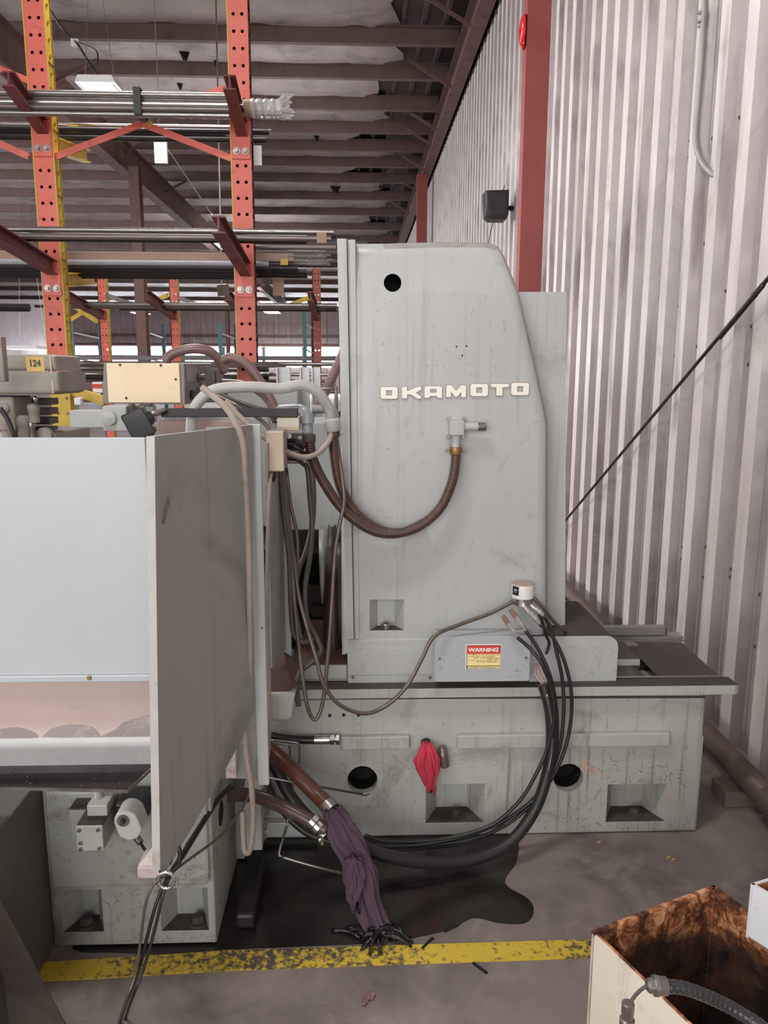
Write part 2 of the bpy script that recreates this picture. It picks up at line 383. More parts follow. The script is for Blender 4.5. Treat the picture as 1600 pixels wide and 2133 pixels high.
box(bm, -22, 1.6, YB-.16, YB-.06, zm-.12, zm+.12)
for k in range(9): box(bm, -22+k*3-.12, -22+k*3+.12, YB-.12, YB-.02, z_w0-.1, z_w1+.1)
obj('window_frame', bm, mat('grey_frame', (128, 124, 130), .5), wb)
for py in (700, 719):
    z = Zp(py, YB-.3); bm = NB(); box(bm, -22, 1.5, YB-.3, YB-.1, z-.09, z+.09); obj('girt', bm, m_beam, wb)
bm = NB(); box(bm, -22.2, -22, -8, 60, 0, 6.3)
obj('wall_left', bm, MATS['far_siding'], kind='structure', label='distant siding wall on the far left of the hall')

# roof: deck, purlins, insulation blankets
ceil = thing('ceiling', 'metal roof on red purlins with torn silver insulation', None, (-8, 20, 5.9), kind='structure')
ZP0, ZP1 = 5.86, 6.06
bm = NB(); pr = []; x = -22.0
while x < 1.7: pr += [(x, 6.14), (x+.17, 6.14), (x+.19, 6.09), (x+.24, 6.09), (x+.26, 6.14)]; x += .28
for (y0, y1) in ((-8, 62),):
    a = [bm.verts.new((x, y0, z)) for x, z in pr]; b = [bm.verts.new((x, y1, z)) for x, z in pr]
    for k in range(len(pr)-1): bm.faces.new((a[k], a[k+1], b[k+1], b[k]))
box(bm, -22.2, 2, -8, 62, 6.2, 6.3)
obj('roof_deck', bm, m_roof, ceil)
YPUR = [-6.5, -5, -3.5, -2, -.6, .8, 2.2, 3.5, 4.8, 6.1, 7.4, 8.7]
for py in (90, 163, 228, 276, 314, 347, 380, 416, 448, 478, 503, 523, 541, 558, 575, 593, 610, 628, 645, 660):
    YPUR.append((ZP0-CAM_H)/ (P(743, py, 1.0).z-CAM_H))
bm = NB()
sec = [(0, ZP0), (.09, ZP0), (.09, ZP0+.02), (.012, ZP0+.02), (.012, ZP1-.012), (-.08, ZP1-.012), (-.08, ZP1), (0, ZP1)]
a = [bm.verts.new((-22, y, z)) for y, z in sec]; b = [bm.verts.new((1.36, y, z)) for y, z in sec]; walls(bm, a, b); bm.faces.new(a); bm.faces.new(b)
pur = obj('purlin', bm, m_purlin, ceil); pur.location.y += YPUR[0]; 
for y in YPUR[1:]: c = dup(pur, ceil, (0, y-YPUR[0], 0))
tear = {12: .62, 13: .36, 14: .55, 15: .05, 16: .72, 17: -.1, 18: .62, 19: .9, 20: .4, 21: .95}
for i in range(len(YPUR)-1):
    y0, y1 = YPUR[i]+.02, YPUR[i+1]-.02; xe = tear.get(i, random.uniform(.2, 1.2)); bm = NB(); n = 46; g = []
    for a in range(n+1):
        u = a/n; row = []
        for b in range(5):
            v = b/4; x = -22+(xe+22)*(u**.5) + (random.uniform(-.12, .12) if a == n else 0)
            sag = .02*math.sin(PI*v)+.004*math.sin(x*5+i)+(-.05*max(0, (u-.985)/.015))
            row.append(bm.verts.new((x, y0+(y1-y0)*v, 6.05-sag-.004)))
        g.append(row)
    for a in range(n):
        for b in range(4): bm.faces.new((g[a][b], g[a+1][b], g[a+1][b+1], g[a][b+1]))
    obj('insulation_blanket', bm, m_insul, ceil, 'all')
# torn flaps of insulation hanging down
for px, py, s in ((385, 115, .08), (450, 133, .03), (375, 180, .05), (700, 392, .14), (660, 288, .06)):
    c = PZ(px, py, 5.98); bm = NB(); q = [c+Vector((-s, 0, .05)), c+Vector((s*.8, .02, .05)), c+Vector((s*.3, 0, -s*.9)), c+Vector((-s*.5, .05, -s*.6))]
    v = [bm.verts.new(p) for p in q]; v2 = [bm.verts.new(p+Vector((0, .012, 0))) for p in q]; bm.faces.new(v); bm.faces.new(v2); walls(bm, v, v2); obj('torn_flap', bm, m_dark, ceil)

# roof beams
def flange_braces(parent, ys, X, dx):
    for y in ys:
        bm = NB(); obox(bm, (X, y, 5.62), (X-dx, y+.02, 5.98), .045, .012, (0, 1, 0)); obj('flange_brace', bm, m_beam, parent)
bm = NB(); ibeam(bm, (1.42, -6, 5.70), (1.42, 40, 5.70), .17, .34, .014)
rb = thing('roof_beam', 'red-brown roof beam running along the top of the right wall', 'beam', (1.42, 8, 5.53)); obj('beam_section', bm, m_beam, rb)
flange_braces(rb, [8.6, 10.0, 12.0, 14.0, 14.9, 16.6, 18.5, 21.], 1.36, .62)
lb = thing('roof_beam', 'deep brown roof beam crossing behind the orange racks at left', 'beam', (-4.4, 12, 5.3))
bm = NB(); ibeam(bm, (-4.4, -6, 5.57), (-4.4, 50, 5.57), .22, .55, .016); obj('beam_section', bm, m_beam, lb)
flange_braces(lb, [12.2, 15.8, 19.], -4.45, -.75); flange_braces(lb, [13.5, 16.8], -4.35, .75)
bm = NB(); box(bm, -4.52, -4.28, 15.4, 15.41, 5.3, 5.84); obj('stiffener', bm, m_beam, lb)

# columns
def column(px0, px1, py, Y, d, z1, label, m):
    a = P(px0, py, Y).x; b = P(px1, py, Y).x; t = thing('steel_column', label, 'column', ((a+b)/2, Y+d/2, 0)); bm = NB()
    box(bm, a, b, Y, Y+.012, 0, z1); box(bm, a, b, Y+d-.012, Y+d, 0, z1); box(bm, (a+b)/2-.006, (a+b)/2+.006, Y+.012, Y+d-.012, 0, z1); obj('shaft', bm, m, t)
    bm = NB(); box(bm, a, a+.006, Y+.012, Y+d-.012, 0, z1); obj('side_plate', bm, m, t)
    bm = NB(); box(bm, a-.04, b+.04, Y-.04, Y+d+.04, 0, .02); obj('base_plate', bm, m, t); return t
column(1098, 1148, 60, 5.8, .12, 5.53, 'red steel column standing against the pale ribbed wall', m_redcol)
column(869, 890, 440, 16.6, .2, 5.53, 'small distant red column just above the grinder top', m_redcol)
column(270, 291, 420, 15.3, .25, 5.3, 'dark red-brown column rising between the two nearest orange uprights', m_beam)
column(1037/2.22, 1052/2.22, 600, 32, .25, 5.86, 'faint far column beside the second orange upright', m_beam)
# ================================================================== WALL FITTINGS
XF = XW-.034
# bent conduit
t = thing('wall_conduit', 'grey bent metal conduit running down the ribbed wall', 'conduit', (XF, 2.8, 3))
cp = [PX(1467, -60, 1.54), PX(1466, 30, 1.54), PX(1459, 150, 1.54), PX(1450, 260, 1.54), PX(1451, 305, 1.54), PX(1463, 338, 1.545), PX(1483, 361, 1.56), PX(1506, 374, 1.60)]
bm = NB(); tube(bm, spline(cp, 8), .0135, 12); obj('conduit_pipe', bm, mat('galvanised_conduit', (168, 162, 160), .5, metal=.35, var=.1), t, 'all')
a = PX(1466, 20, 1.54); b = PX(1463, 56, 1.54)
bm = NB(); tube(bm, [a, b], .019, 12); obj('coupling', bm, MATS['galvanised_conduit'], t, 40)
for q in (PX(1456, 28, 1.52), PX(1455, 46, 1.52)):
    bm = NB(); lathe(bm, q, (-.4, -1, 0), [(0, .006), (.012, .006)], 8); obj('set_screw', bm, m_steel, t)
# diagonal brace rod
t = thing('brace_rod', 'thin dark diagonal brace rod stretched across the wall', 'rod', (1.5, 4.2, .1))
A = PX(1178, 1084, 1.5); B = PX(1600, 580, 1.5); d = (B-A).normalized()
bm = NB(); tube(bm, [A-d*.5, B+d*2.6], .008, 8); obj('rod', bm, m_blackbar, t, 'all')
s0 = PX(1500, 703, 1.487); s1 = PX(1590, 593, 1.487)
bm = NB(); tube(bm, [s0, s1], .010, 8); obj('lap_rod', bm, m_blackbar, t, 'all')
bm = NB(); obox(bm, PX(1570, 617, 1.49), PX(1574, 612, 1.49), .016, .018); obj('clamp', bm, m_blackbar, t)
# speaker
c = P(1033, 428, 8.0); t = thing('wall_speaker', 'small black loudspeaker mounted on the pale ribbed wall', 'speaker', (c.x, c.y, c.z-.15))
bm = NB(); o = [(c.x-.115, c.z+.125), (c.x-.10, c.z-.10), (c.x-.06, c.z-.135), (c.x+.10, c.z-.135), (c.x+.115, c.z-.09), (c.x+.115, c.z+.135)]
pillow(bm, o, 7.92, 8.15, .02); obj('cabinet', bm, m_black, t, 40)
bm = NB(); plate(bm, inset(o, .03), [], .01, y=7.912); obj('grille', bm, mat('speaker_grille', (44, 44, 46), .7, bump=.3, bscale=200), t)
bm = NB(); lathe(bm, (c.x+.02, 7.914, c.z-.02), (0, -1, 0), [(0, .06), (.004, .058), (.004, .05), (.001, .02)], 18); obj('cone_ring', bm, m_rubber, t, 40)
bm = NB(); obox(bm, (c.x+.08, 8.1, c.z), (XF+.01, 8.15, c.z), .05, .04); obj('bracket', bm, m_black, t)
bm = NB(); tube(bm, spline([P(1044, 402, 8.05), P(1050, 392, 8.1), P(1052, 385, 8.15)], 4), .004, 6); tube(bm, spline([P(1030, 456, 8.02), P(1024, 476, 8.05), P(1019, 498, 8.1), P(1010, 560, 8.1)], 4), .004, 6); obj('speaker_wire', bm, m_black, t)
# red dome beside the column
c = P(1097, 68, 5.86); t = thing('red_alarm_bell', 'glossy red dome with white streaks on the red column edge', 'alarm bell', (c.x, c.y, c.z-.11))
bm = NB(); lathe(bm, c, (-1, .2, 0), [(0, .05), (.01, .112), (.025, .11), (.04, .09), (.05, .05), (.055, .0)], 24); obj('gong', bm, mat('glossy_red', (200, 34, 40), .2, var=.05), t, 50)
bm = NB()
for s in (-.03, .02): tube(bm, spline([c+Vector((-.03, -.06, .06+s)), c+Vector((-.045, -.05, .0+s)), c+Vector((-.03, -.06, -.06+s))], 6), .005, 6)
obj('white_streak', bm, m_white, t)
bm = NB(); obox(bm, c+Vector((.0, 0, 0)), c+Vector((.03, .0, 0)), .04, .05); obj('mount', bm, m_darkred, t)
# pipe on blocks at wall foot
t = thing('floor_pipe', 'long rusty brown pipe lying along the foot of the wall', 'pipe', (1.46, 4, .06))
bm = NB(); tube(bm, [(1.46, 1.2, .11), (1.46, 9.5, .11)], .046, 16); obj('pipe_body', bm, mat('rusty_pipe', (104, 86, 80), .55, metal=.2, var=.2, scale=5, dirt=(74, 60, 56), damt=.4, dscale=5), t, 'all')
for y in (2.4, 3.95):
    bm = NB(); lathe(bm, (1.46, y, .11), (0, 1, 0), [(0, .053), (.09, .053)], 16); obj('pipe_coupling', bm, MATS['rusty_pipe'], t, 40)
for y, lab in ((2.62, 'near timber block under the wall pipe'), (3.18, 'middle timber block under the wall pipe with pale end'), (4.4, 'far timber block under the wall pipe'), (5.6, 'farthest timber block under the wall pipe behind the grinder')):
    bm = NB(); box(bm, 1.37, 1.545, y, y+.12, 0.0, .062, .004); obj('timber_block', bm, m_wood, label=lab, cat='block', group='blocks under the wall pipe')
bm = NB(); obox(bm, (1.38, 3.3, .05), (1.395, 5.6, .05), .03, .09, bev=.003); obj('timber_plank', bm, m_wood, label='long rough timber plank on edge beside the wall pipe', cat='plank')

# ================================================================== RACKS
HPITCH = .0926
def perforated(bm, x0, x1, z0, z1, y, cols, r=.0105, fn=None, t=.006):
    holes = []; n = int((z1-z0-.02)/HPITCH); zz = z0+.04
    for k in range(n+1):
        for c in cols:
            if zz < z1-.02: holes.append(circ(c, zz, r, 8))
        zz += HPITCH
    # split into strips so each polygon stays small
    step = HPITCH*4; z = z0; 
    while z < z1-1e-4:
        ze = min(z+step, z1); hs = [h for h in holes if z+r+.002 < sum(q[1] for q in h)/8 < ze-r-.002]
        plate(bm, [(x0, z), (x1, z), (x1, ze), (x0, ze)], hs, t, fn=fn, y=y); z = ze
def upright(rack, px0, px1, py, Y, z0, z1, m, mside, d=.11):
    a = P(px0, py, Y).x; b = P(px1, py, Y).x; w = b-a
    bm = NB(); perforated(bm, a, b, z0, z1, Y, (a+w*.3, a+w*.72)); up = obj('upright', bm, m, rack)
    bm = NB(); perforated(bm, Y+.008, Y+d, z0, z1, 0, (Y+d*.55,), fn=lambda u, v, ww: (b-.006+ww, u, v)); obj('side_flange', bm, mside, up)
    bm = NB(); box(bm, a, a+.006, Y+.008, Y+d, z0, z1); obj('side_web', bm, mside, up)
    bm = NB(); box(bm, a+.006, b-.006, Y+d-.006, Y+d, z0, z1); obj('back_web', bm, m_darkred, up)
    for s in ((a, b) if mside is m_yellow else (a,)):
        bm = NB(); box(bm, s-.0035, s+.0035, Y-.002, Y+.004, z0, z1); obj('edge_lip', bm, m_yellow, up)
    return a, b, up
def arm(rack, root, tip, w, h, m, plate_w=None, plate_z=None, Y=5.0):
    bm = NB(); ibeam(bm, root, tip, w, h, .009); ar = obj('arm', bm, m, rack)
    if plate_w:
        x0, x1 = plate_w; z0, z1 = plate_z
        bm = NB(); box(bm, x0, x1, Y-.012, Y-.001, z0, z1, .002); obj('bracket_plate', bm, m_orange, ar)
        for bx in (x0+(x1-x0)*.28, x0+(x1-x0)*.74):
            bm = NB(); bolt(bm, (bx, Y-.012, z0+.045), (0, -1, 0), .014, .018); obj('bolt', bm, m_steel, ar, 30)
    return ar
def brace(rack, a, b, w, m, t=.01, name='brace'):
    bm = NB(); a = Vector(a); b = Vector(b); obox(bm, a, b, .05, t); obox(bm, a+Vector((0, -.025, -w/2)), b+Vector((0, -.025, -w/2)), t, w); return obj(name, bm, m, rack)
YR = 5.0
ORD = ['topmost', 'second from top', 'third from top', 'fourth from top', 'fifth from top', 'sixth from top', 'seventh from top', 'lowest']
rack = thing('cantilever_rack', 'tall orange perforated cantilever rack with dark red arms holding bars', 'rack', (-1.4, YR, 0))
zsplit = P(130, 795, YR).z
a1, b1, u1 = upright(rack, 46, 90, 0, YR, zsplit, 4.5, m_orange, m_yellow)
bm = NB(); perforated(bm, a1, b1, .0, zsplit, YR, (a1+.04, a1+.1)); lo = obj('upright', bm, m_yellow, rack, label='lower yellow section of the upright')
bm = NB(); perforated(bm, YR+.008, YR+.11, 0, zsplit, 0, (YR+.06,), fn=lambda u, v, ww: (b1-.006+ww, u, v)); obj('side_flange', bm, m_yellow, lo)
a2, b2, u2 = upright(rack, 472, 515, 0, YR, 0, 4.5, m_orange, m_darkred)
for (a, b, pr, pt, dy) in ((a1, b1, 268, 168, .45), (a2, b2, 268, 168, .45), (a1, b1, 560, 466, .95), (a2, b2, 560, 466, .95)):
    x = (a+b)/2+.01; zr = P(300, pr, YR).z; zt = P(300, pt, YR-dy).z
    arm(rack, (x, YR-.002, zr), (x, YR-dy, zt), .065, .085, m_darkred, (a+.004, b-.004), (zr-.165, zr+.05))
    arm(rack, (x, YR+.11, zr-.06), (x, YR+.75, zr+.03), .06, .085, m_yellow if a == a1 else m_darkred)
def bz(px, py, Y=YR+.06): return P(px, py, Y)
brace(rack, bz(105, 328), bz(300, 254), .035, m_orange); brace(rack, bz(303, 256), bz(482, 326), .035, m_orange)
brace(rack, bz(-90, 254), bz(62, 322), .035, m_orange); brace(rack, bz(108, 185), bz(0, 140), .03, m_orange); brace(rack, bz(430, 194), bz(470, 182), .03, m_orange)
bm = NB(); lathe(bm, bz(312, 258, YR+.02), (0, -1, 0), [(0, .018), (.014, .018)], 8); obj('brace_bolt', bm, m_yellow, rack)
brace(rack, bz(132, 800), bz(220, 828), .05, m_yellow)

def bar(name, x0, x1, Y, z, r, m, label, cat, group, n=10, hollow=False):
    bm = NB()
    if hollow:
        lathe(bm, (x0, Y, z), (1, 0, 0), [(0, r), (x1-x0, r), (x1-x0, r*.78), (x1-x0-.3, r*.78)], n)
    else: tube(bm, [(x0, Y, z), (x1, Y, z)], r, n)
    return obj(name, bm, m, None, 40, label, cat, group)
# top bundle of bars lying on the arms
YA = 4.80
for k, (py, r, xe, dy, m) in enumerate([(197, .0165, 500, -.03, m_steel), (207, .0165, 502, 0, m_pipe), (206, .015, 505, .05, m_steel), (216, .0165, 508, -.02, m_chrome), (226, .0165, 480, -.03, m_pipe), (226, .0165, 490, .03, m_blackbar), (236, .016, 485, .06, m_pipe), (239, .0165, 478, -.02, m_steel)]):
    z = P(300, py, YA+dy).z; bar('steel_bar', -2.9, P(xe, py, YA+dy).x, YA+dy, z, r, m, 'round steel bar in the strapped top bundle, '+ORD[k], 'bar', 'top bundle of bars')
x = P(291, 215, YA).x; z0 = P(300, 243, YA).z; z1 = P(300, 190, YA).z
bm = NB(); 
for (y0, y1, za, zb) in ((YA-.06, YA-.055, z0, z1), (YA-.06, YA+.09, z1, z1+.004), (YA-.06, YA+.09, z0-.004, z0), (YA+.085, YA+.09, z0, z1)): box(bm, x-.02, x+.02, y0, y1, za, zb)
obj('bundle_strap', bm, m_black, label='black strap around the top bundle of bars', cat='strap')
# wrapped tube poking out right of the upright
t = thing('wrapped_tube', 'cardboard tube wrapped in clear plastic sticking out past the upright', 'tube', P(550, 240, YA+.1))
c0 = P(470, 225, YA+.12); c1 = P(588, 226, YA+.12)
m_card = mat('cardboard', (168, 140, 116), .7, var=.12); m_wrap = mat('clear_wrap', (190, 186, 188), .12, var=.25, scale=10, bump=.8, bscale=30, spec=.8)
bm = NB(); tube(bm, [c0, c1], .048, 18); obj('cardboard_core', bm, m_card, t, 40)
bm = NB(); rr = [.051+.004*math.sin(i*2.3) for i in range(14)]; tube(bm, [c0.lerp(c1, .45+.56*i/13) for i in range(14)], .05, 14, rf=lambda i: rr[i]); obj('plastic_wrap', bm, m_wrap, t)
bm = NB()
for k in range(9):
    a = 2*PI*k/9; e = c1+Vector((random.uniform(.01, .08), random.uniform(-.04, .04), .07*math.sin(a)+.01)); s = c1+Vector((-.01, .03*math.cos(a), .045*math.sin(a)))
    tube(bm, [s, s.lerp(e, .5)+Vector((0, .01, .01)), e], .016, 5, rf=lambda i: (.016, .02, .004)[i])
obj('wrap_twist', bm, m_wrap, t)
# bars behind the uprights on the upper level
for k, (py, x1, r, m) in enumerate([(262, 480, .012, m_chrome), (272, 560, .018, m_blackbar), (281, 470, .016, m_blackbar), (289, 555, .018, m_blackbar), (268, 565, .008, m_steel), (286, 555, .008, m_pipe)]):
    Y = 5.4+.05*(k % 3); bar('dark_bar', -3.4, P(x1, py, Y).x, Y, P(300, py, Y).z, r, m, 'dark bar behind the uprights below the top bundle, '+['highest', 'third', 'fourth', 'lowest', 'second', 'fifth'][k], 'bar', 'dark bars behind the uprights')
# middle level, front bars across the arms
YM = 4.55
for k, (py, x1, r, dy, m) in enumerate([(480, 695, .016, 0, m_steel), (487, 640, .016, .04, m_chrome), (494, 690, .016, -.02, m_pipe), (499, 640, .016, .05, m_blackbar), (488, 700, .012, .08, m_blackbar)]):
    bar('pipe_stock', -2.6, P(x1, py, YM+dy).x, YM+dy, P(300, py, YM+dy).z, r, m, 'long steel pipe on the middle rack arms, '+['topmost bright', 'bright and second', 'dull and low', 'black and lowest', 'thin black'][k], 'pipe', 'pipes on the middle arms')
bm = NB(); pbox(bm, 660, 484, 680, 506, YM-.04, YM-.034); obj('paper_tag', bm, m_card, label='small brown paper tag wrapped round the middle pipes', cat='tag')
# middle level behind: timber length, grey tube, black bars, hex bar ends
Y = 5.35
bm = NB(); x0, x1, z0, z1 = R(-150, 524, 612, 542, Y); box(bm, x0, x1, Y, Y+.09, z0, z1, .004); obj('timber_length', bm, mat('pinkish_timber', (170, 138, 124), .6, var=.12, scale=3), label='pinkish brown long timber stored behind the orange uprights', cat='timber')
bar('grey_tube', -3.4, P(560, 548, Y).x, Y, P(300, 549, Y).z, .022, mat('grey_tube_paint', (150, 152, 158), .4), 'pale grey tube stored under the pinkish timber', 'tube', None)
for k, (py, x1) in enumerate([(557, 620), (564, 640), (571, 640), (575, 500)]):
    bar('black_bar', -3.4, P(x1, py, Y+.05*k).x, Y+.05*k, P(300, py, Y+.05*k).z, .02, m_blackbar, 'black bar under the grey tube on the middle rack, '+ORD[k], 'bar', 'black bars on the middle level')
bar('grey_pipe', P(530, 513, Y).x, P(700, 512, Y).x, Y, P(300, 513, Y).z, .017, m_pipe, 'dull grey pipe above the bunch of thin rods', 'pipe', None)
for k, (py, x1) in enumerate([(520, 677), (527, 689), (531, 680), (537, 692), (541, 684), (546, 688)]):
    bar('thin_rod', P(600 if k < 4 else 545, py, Y).x, P(x1, py, Y).x, Y+.02*(k % 2), P(300, py, Y).z, .0085, m_chrome, 'thin bright rod end left of the grinder top, '+ORD[k], 'rod', 'bunch of thin rods', 8)
bm = NB(); pbox(bm, 584, 539, 600, 552, Y-.03, Y-.026); obj('yellow_tag', bm, m_yellow, label='small yellow tag on the bunch of thin rods', cat='tag')
bm = NB(); pbox(bm, 568, 571, 591, 616, 5.44, 5.444); tube(bm, pts((580, 573, 5.442), (580, 562, 5.442)), .002, 5); obj('hanging_tag', bm, m_card, label='brown card tag hanging between rack and grinder', cat='tag')
# low stock seen past the mill head
for k, (py, x0, x1, r, m) in enumerate([(757, 120, 700, .016, m_steel), (767, 118, 560, .024, m_steel), (779, 118, 700, .014, m_chrome), (786, 118, 560, .016, m_blackbar), (793, 120, 700, .013, m_pipe), (803, 470, 700, .013, m_steel), (815, 140, 700, .012, m_pipe), (832, 140, 620, .02, m_pipe)]):
    Y = 5.4+.06*(k % 3); bar('stock_bar', P(x0, py, Y).x, P(x1, py, Y).x, Y, P(300, py, Y).z, r, m, 'steel bar stored low behind the cream control box, '+ORD[k], 'bar', 'low stock behind the control box')
bm = NB(); x0, x1, z0, z1 = R(440, 755, 566, 764, 4.4); box(bm, x0, x1, 4.4, 5.3, z0, z1); obj('flat_board', bm, mat('dark_board', (88, 70, 68), .6), label='dark flat board on the low rack level with pale front edge', cat='board')
# second rack farther back
YS = 11.0
r2 = thing('cantilever_rack', 'second smaller orange and yellow cantilever rack standing further back', 'rack', (-2.4, YS, 0))
for (p0, p1) in ((201, 218), (351, 368), (500, 517), (650, 667)):
    a = P(p0, 570, YS).x; b = P(p1, 570, YS).x
    bm = NB(); perforated(bm, a, b, .0, P(743, 560, YS).z, YS, (a+.035, a+.085), r=.011, t=.008); up = obj('upright', bm, m_orange if p0 != 650 else mat('brick_rack_paint', (168, 82, 70), .5, scratch=.3), r2)
    bm = NB(); perforated(bm, YS+.008, YS+.13, 0, P(743, 560, YS).z, 0, (YS+.06,), fn=lambda u, v, ww: (b-.006+ww, u, v)); obj('side_flange', bm, m_yellow, up)
    bm = NB(); box(bm, a, a+.008, YS, YS+.12, 0, P(743, 560, YS).z); obj('side_web', bm, m_darkred, up)
    x = (a+b)/2; zr = P(743, 660, YS).z; ibm = NB(); ibeam(ibm, (x, YS, zr), (x, YS-1.4, zr+.14), .08, .11, .012); obj('arm', ibm, m_darkred, r2)
def b2(px, py): return P(px, py, YS+.05)
for (p, q, m) in (((140, 625), (205, 668), m_yellow), ((300, 632), (351, 612), m_yellow), ((440, 642), (500, 618), m_yellow), ((605, 632), (652, 614), m_yellow), ((222, 612), (280, 632), m_pipe), ((368, 616), (430, 638), m_pipe), ((520, 622), (570, 642), m_pipe), ((140, 668), (201, 630), m_yellow)):
    brace(r2, b2(*p), b2(*q), .05, m, .02)
Y = YS-.7
for k, (py, x0, x1, m) in enumerate([(637, 132, 702, m_steel), (642, 132, 680, m_pipe), (645, 240, 702, m_blackbar), (640, 400, 702, m_chrome)]):
    bar('rack_tube', P(x0, py, Y).x, P(x1, py, Y+.1*k).x, Y+.1*k, P(743, py, Y+.1*k).z, .03, m, 'tube lying on the far rack arms, '+['bright steel', 'dull brown', 'black', 'chromed'][k], 'tube', 'tubes on the far rack')
bar('square_tube', -6.2, P(62, 640, 8.5).x, 8.5, P(60, 641, 8.5).z, .04, m_blackbar, 'dark square bar end at the left image edge', 'bar', None, 4)
bm = NB(); x0, x1, z0, z1 = R(130, 742, 700, 750, 12); box(bm, x0, x1, 12, 12.3, z0, z1); obj('rack_beam', bm, mat('grey_beam', (120, 116, 120), .5), label='long grey beam crossing in front of the bright window strip', cat='beam')
# teal pallet racking posts far back
for px, w_, lab in ((333, 6, 'teal pallet-rack frame left of the dark column'), (685, 5, 'teal pallet-rack frame right of the dark column'), (1012/2.22, 6, 'teal pallet-rack frame left of the second orange upright'), (1410/2.22, 7, 'tall teal pallet-rack frame right of the second orange upright')):
    pass
for px, p2, lab in ((149, 172, 'teal pallet-rack frame beside the nearest orange upright'), (308, 323, 'teal pallet-rack frame right of the dark column'), (458, 477, 'teal pallet-rack frame left of the second orange upright'), (635, 648, 'teal pallet-rack frame seen between rack and grinder')):
    Y = 22.; t = thing('pallet_rack_frame', lab, 'rack', (P(px, 700, Y).x, Y, 0), 'teal pallet racking'); zt = P(743, 672 if px != 635 else 650, Y).z
    for q in (px, p2):
        x = P(q, 700, Y).x; bm = NB(); box(bm, x-.045, x+.045, Y+(q-px)*.06, Y+.08+(q-px)*.06, 0, zt); obj('post', bm, m_teal if q == px else mat('dark_teal', (52, 70, 84), .5), t)
    x0 = P(px, 700, Y).x; x1 = P(p2, 700, Y).x
    for zz in (zt-.3, zt-1.0):
        bm = NB(); obox(bm, (x0, Y+.05, zz), (x1, Y+.05+(p2-px)*.06, zz-.1), .03, .04); obj('tie_bar', bm, m_white, t)

# ================================================================== LAMPS OVERHEAD
def fixture(px0, py0, px1, py1, Y, label, louvers=True, power=25):
    x0, x1, z0, z1 = R(px0, py0, px1, py1, Y); t = thing('high_bay_light', label, 'light', ((x0+x1)/2, Y, z0), 'high-bay lights')
    z0 = P((px0+px1)/2, py0+5, Y).z; d = min(1.2, Y*(775-py0-5)/(775-py1)-Y); zt = z0+.07
    bm = NB(); o = [(x0, z0), (x1, z0), (x1-.03, zt), (x0+.03, zt)]
    a = [bm.verts.new((x, Y, z)) for x, z in o]; b = [bm.verts.new((x, Y+d, z)) for x, z in o]
    for k in (1, 2, 3): bm.faces.new((a[k], a[(k+1) % 4], b[(k+1) % 4], b[k]))
    bm.faces.new(a); bm.faces.new(b); obj('housing', bm, m_white, t)
    n = 7
    for k in range(n):
        x = x0+(x1-x0)*(k+.5)/n; bm = NB(); box(bm, x-.006, x+.006, Y+.01, Y+d-.01, z0-.012, z0+.03)
        if louvers: obj('louver', bm, m_white, t)
        else: bm.free()
    bm = NB(); box(bm, x0+.02, x1-.02, Y+.02, Y+d-.02, z0+.032, z0+.045); obj('tube_lamp', bm, m_lamp, t)
    bm = NB(); 
    for x in (x0+.05, x1-.05): tube(bm, [(x, Y+d/2, zt), ((x0+x1)/2, Y+d/2, 6.06)], .003, 5)
    obj('hanger_wire', bm, m_steel, t)
fixture(156, 166, 240, 194, 8.7, 'white louvered light hanging left of the top rack bundle')
fixture(444, 500, 468, 520, 21., 'glowing high-bay light just above the second lower arm', False)
fixture(270, 646, 302, 655, 40., 'distant glowing light behind the dark column', False)
fixture(548, 644, 580, 656, 36., 'distant glowing light right of the second orange upright', False)
fixture(10, 722, 78, 734, 16., 'bright light panel above the mill head at the left edge', False)
# loose overhead bits
bm = NB(); pbox(bm, 147, 79, 163, 95, 9.2, 9.26, .01); obj('ceiling_junction_box', bm, m_white, label='small white junction box hanging above the louvered light', cat='junction box')
bm = NB(); tube(bm, spline(pts((98, 10, 9.2), (130, 60, 9.2), (160, 90, 9.2), (195, 145, 9.0), (215, 166, 8.9)), 5), .012, 6); tube(bm, spline(pts((165, 88, 9.2), (200, 105, 9.1), (204, 130, 9.0)), 5), .008, 6); obj('ceiling_wire', bm, m_black, label='black ceiling wire leading to the louvered light', cat='wire')
bm = NB(); pbox(bm, 321, 293, 348, 340, 7.5, 7.53, .004); obj('white_sign_card', bm, m_white, label='blank white card hanging under the orange brace', cat='card')
bm = NB(); tube(bm, spline(pts((326, 280, 7.5), (330, 292, 7.5)), 4), .006, 6); tube(bm, [P(330, 282, 7.5), P(330, 200, 7.5), Vector((P(330, 200, 7.5).x, 7.5, 6.0))], .004, 6); tube(bm, pts((348, 308, 7.5), (440, 445, 6.0), (452, 462, 4.15)), .004, 6); obj('guy_wire', bm, m_steel, label='thin wire slanting from the white card down to the arm', cat='wire')
bm = NB(); pbox(bm, 518, 303, 545, 344, 5.11, 5.12); obj('white_flap', bm, m_white, label='white sheet corner peeking right of the second orange upright', cat='sheet')
bm = NB(); lathe(bm, P(462, 596, 9.), (.3, -1, -.5), [(0, .03), (.02, .045), (.12, .09), (.13, .09), (.13, .08)], 4); obox(bm, P(462, 596, 9.), P(462, 596, 9.)+Vector((0, .25, 3.4)), .015, .015, (1, 0, 0)); obj('floodlight', bm, m_pipe, None, 40, label='grey floodlight head left of the second orange upright', cat='light')
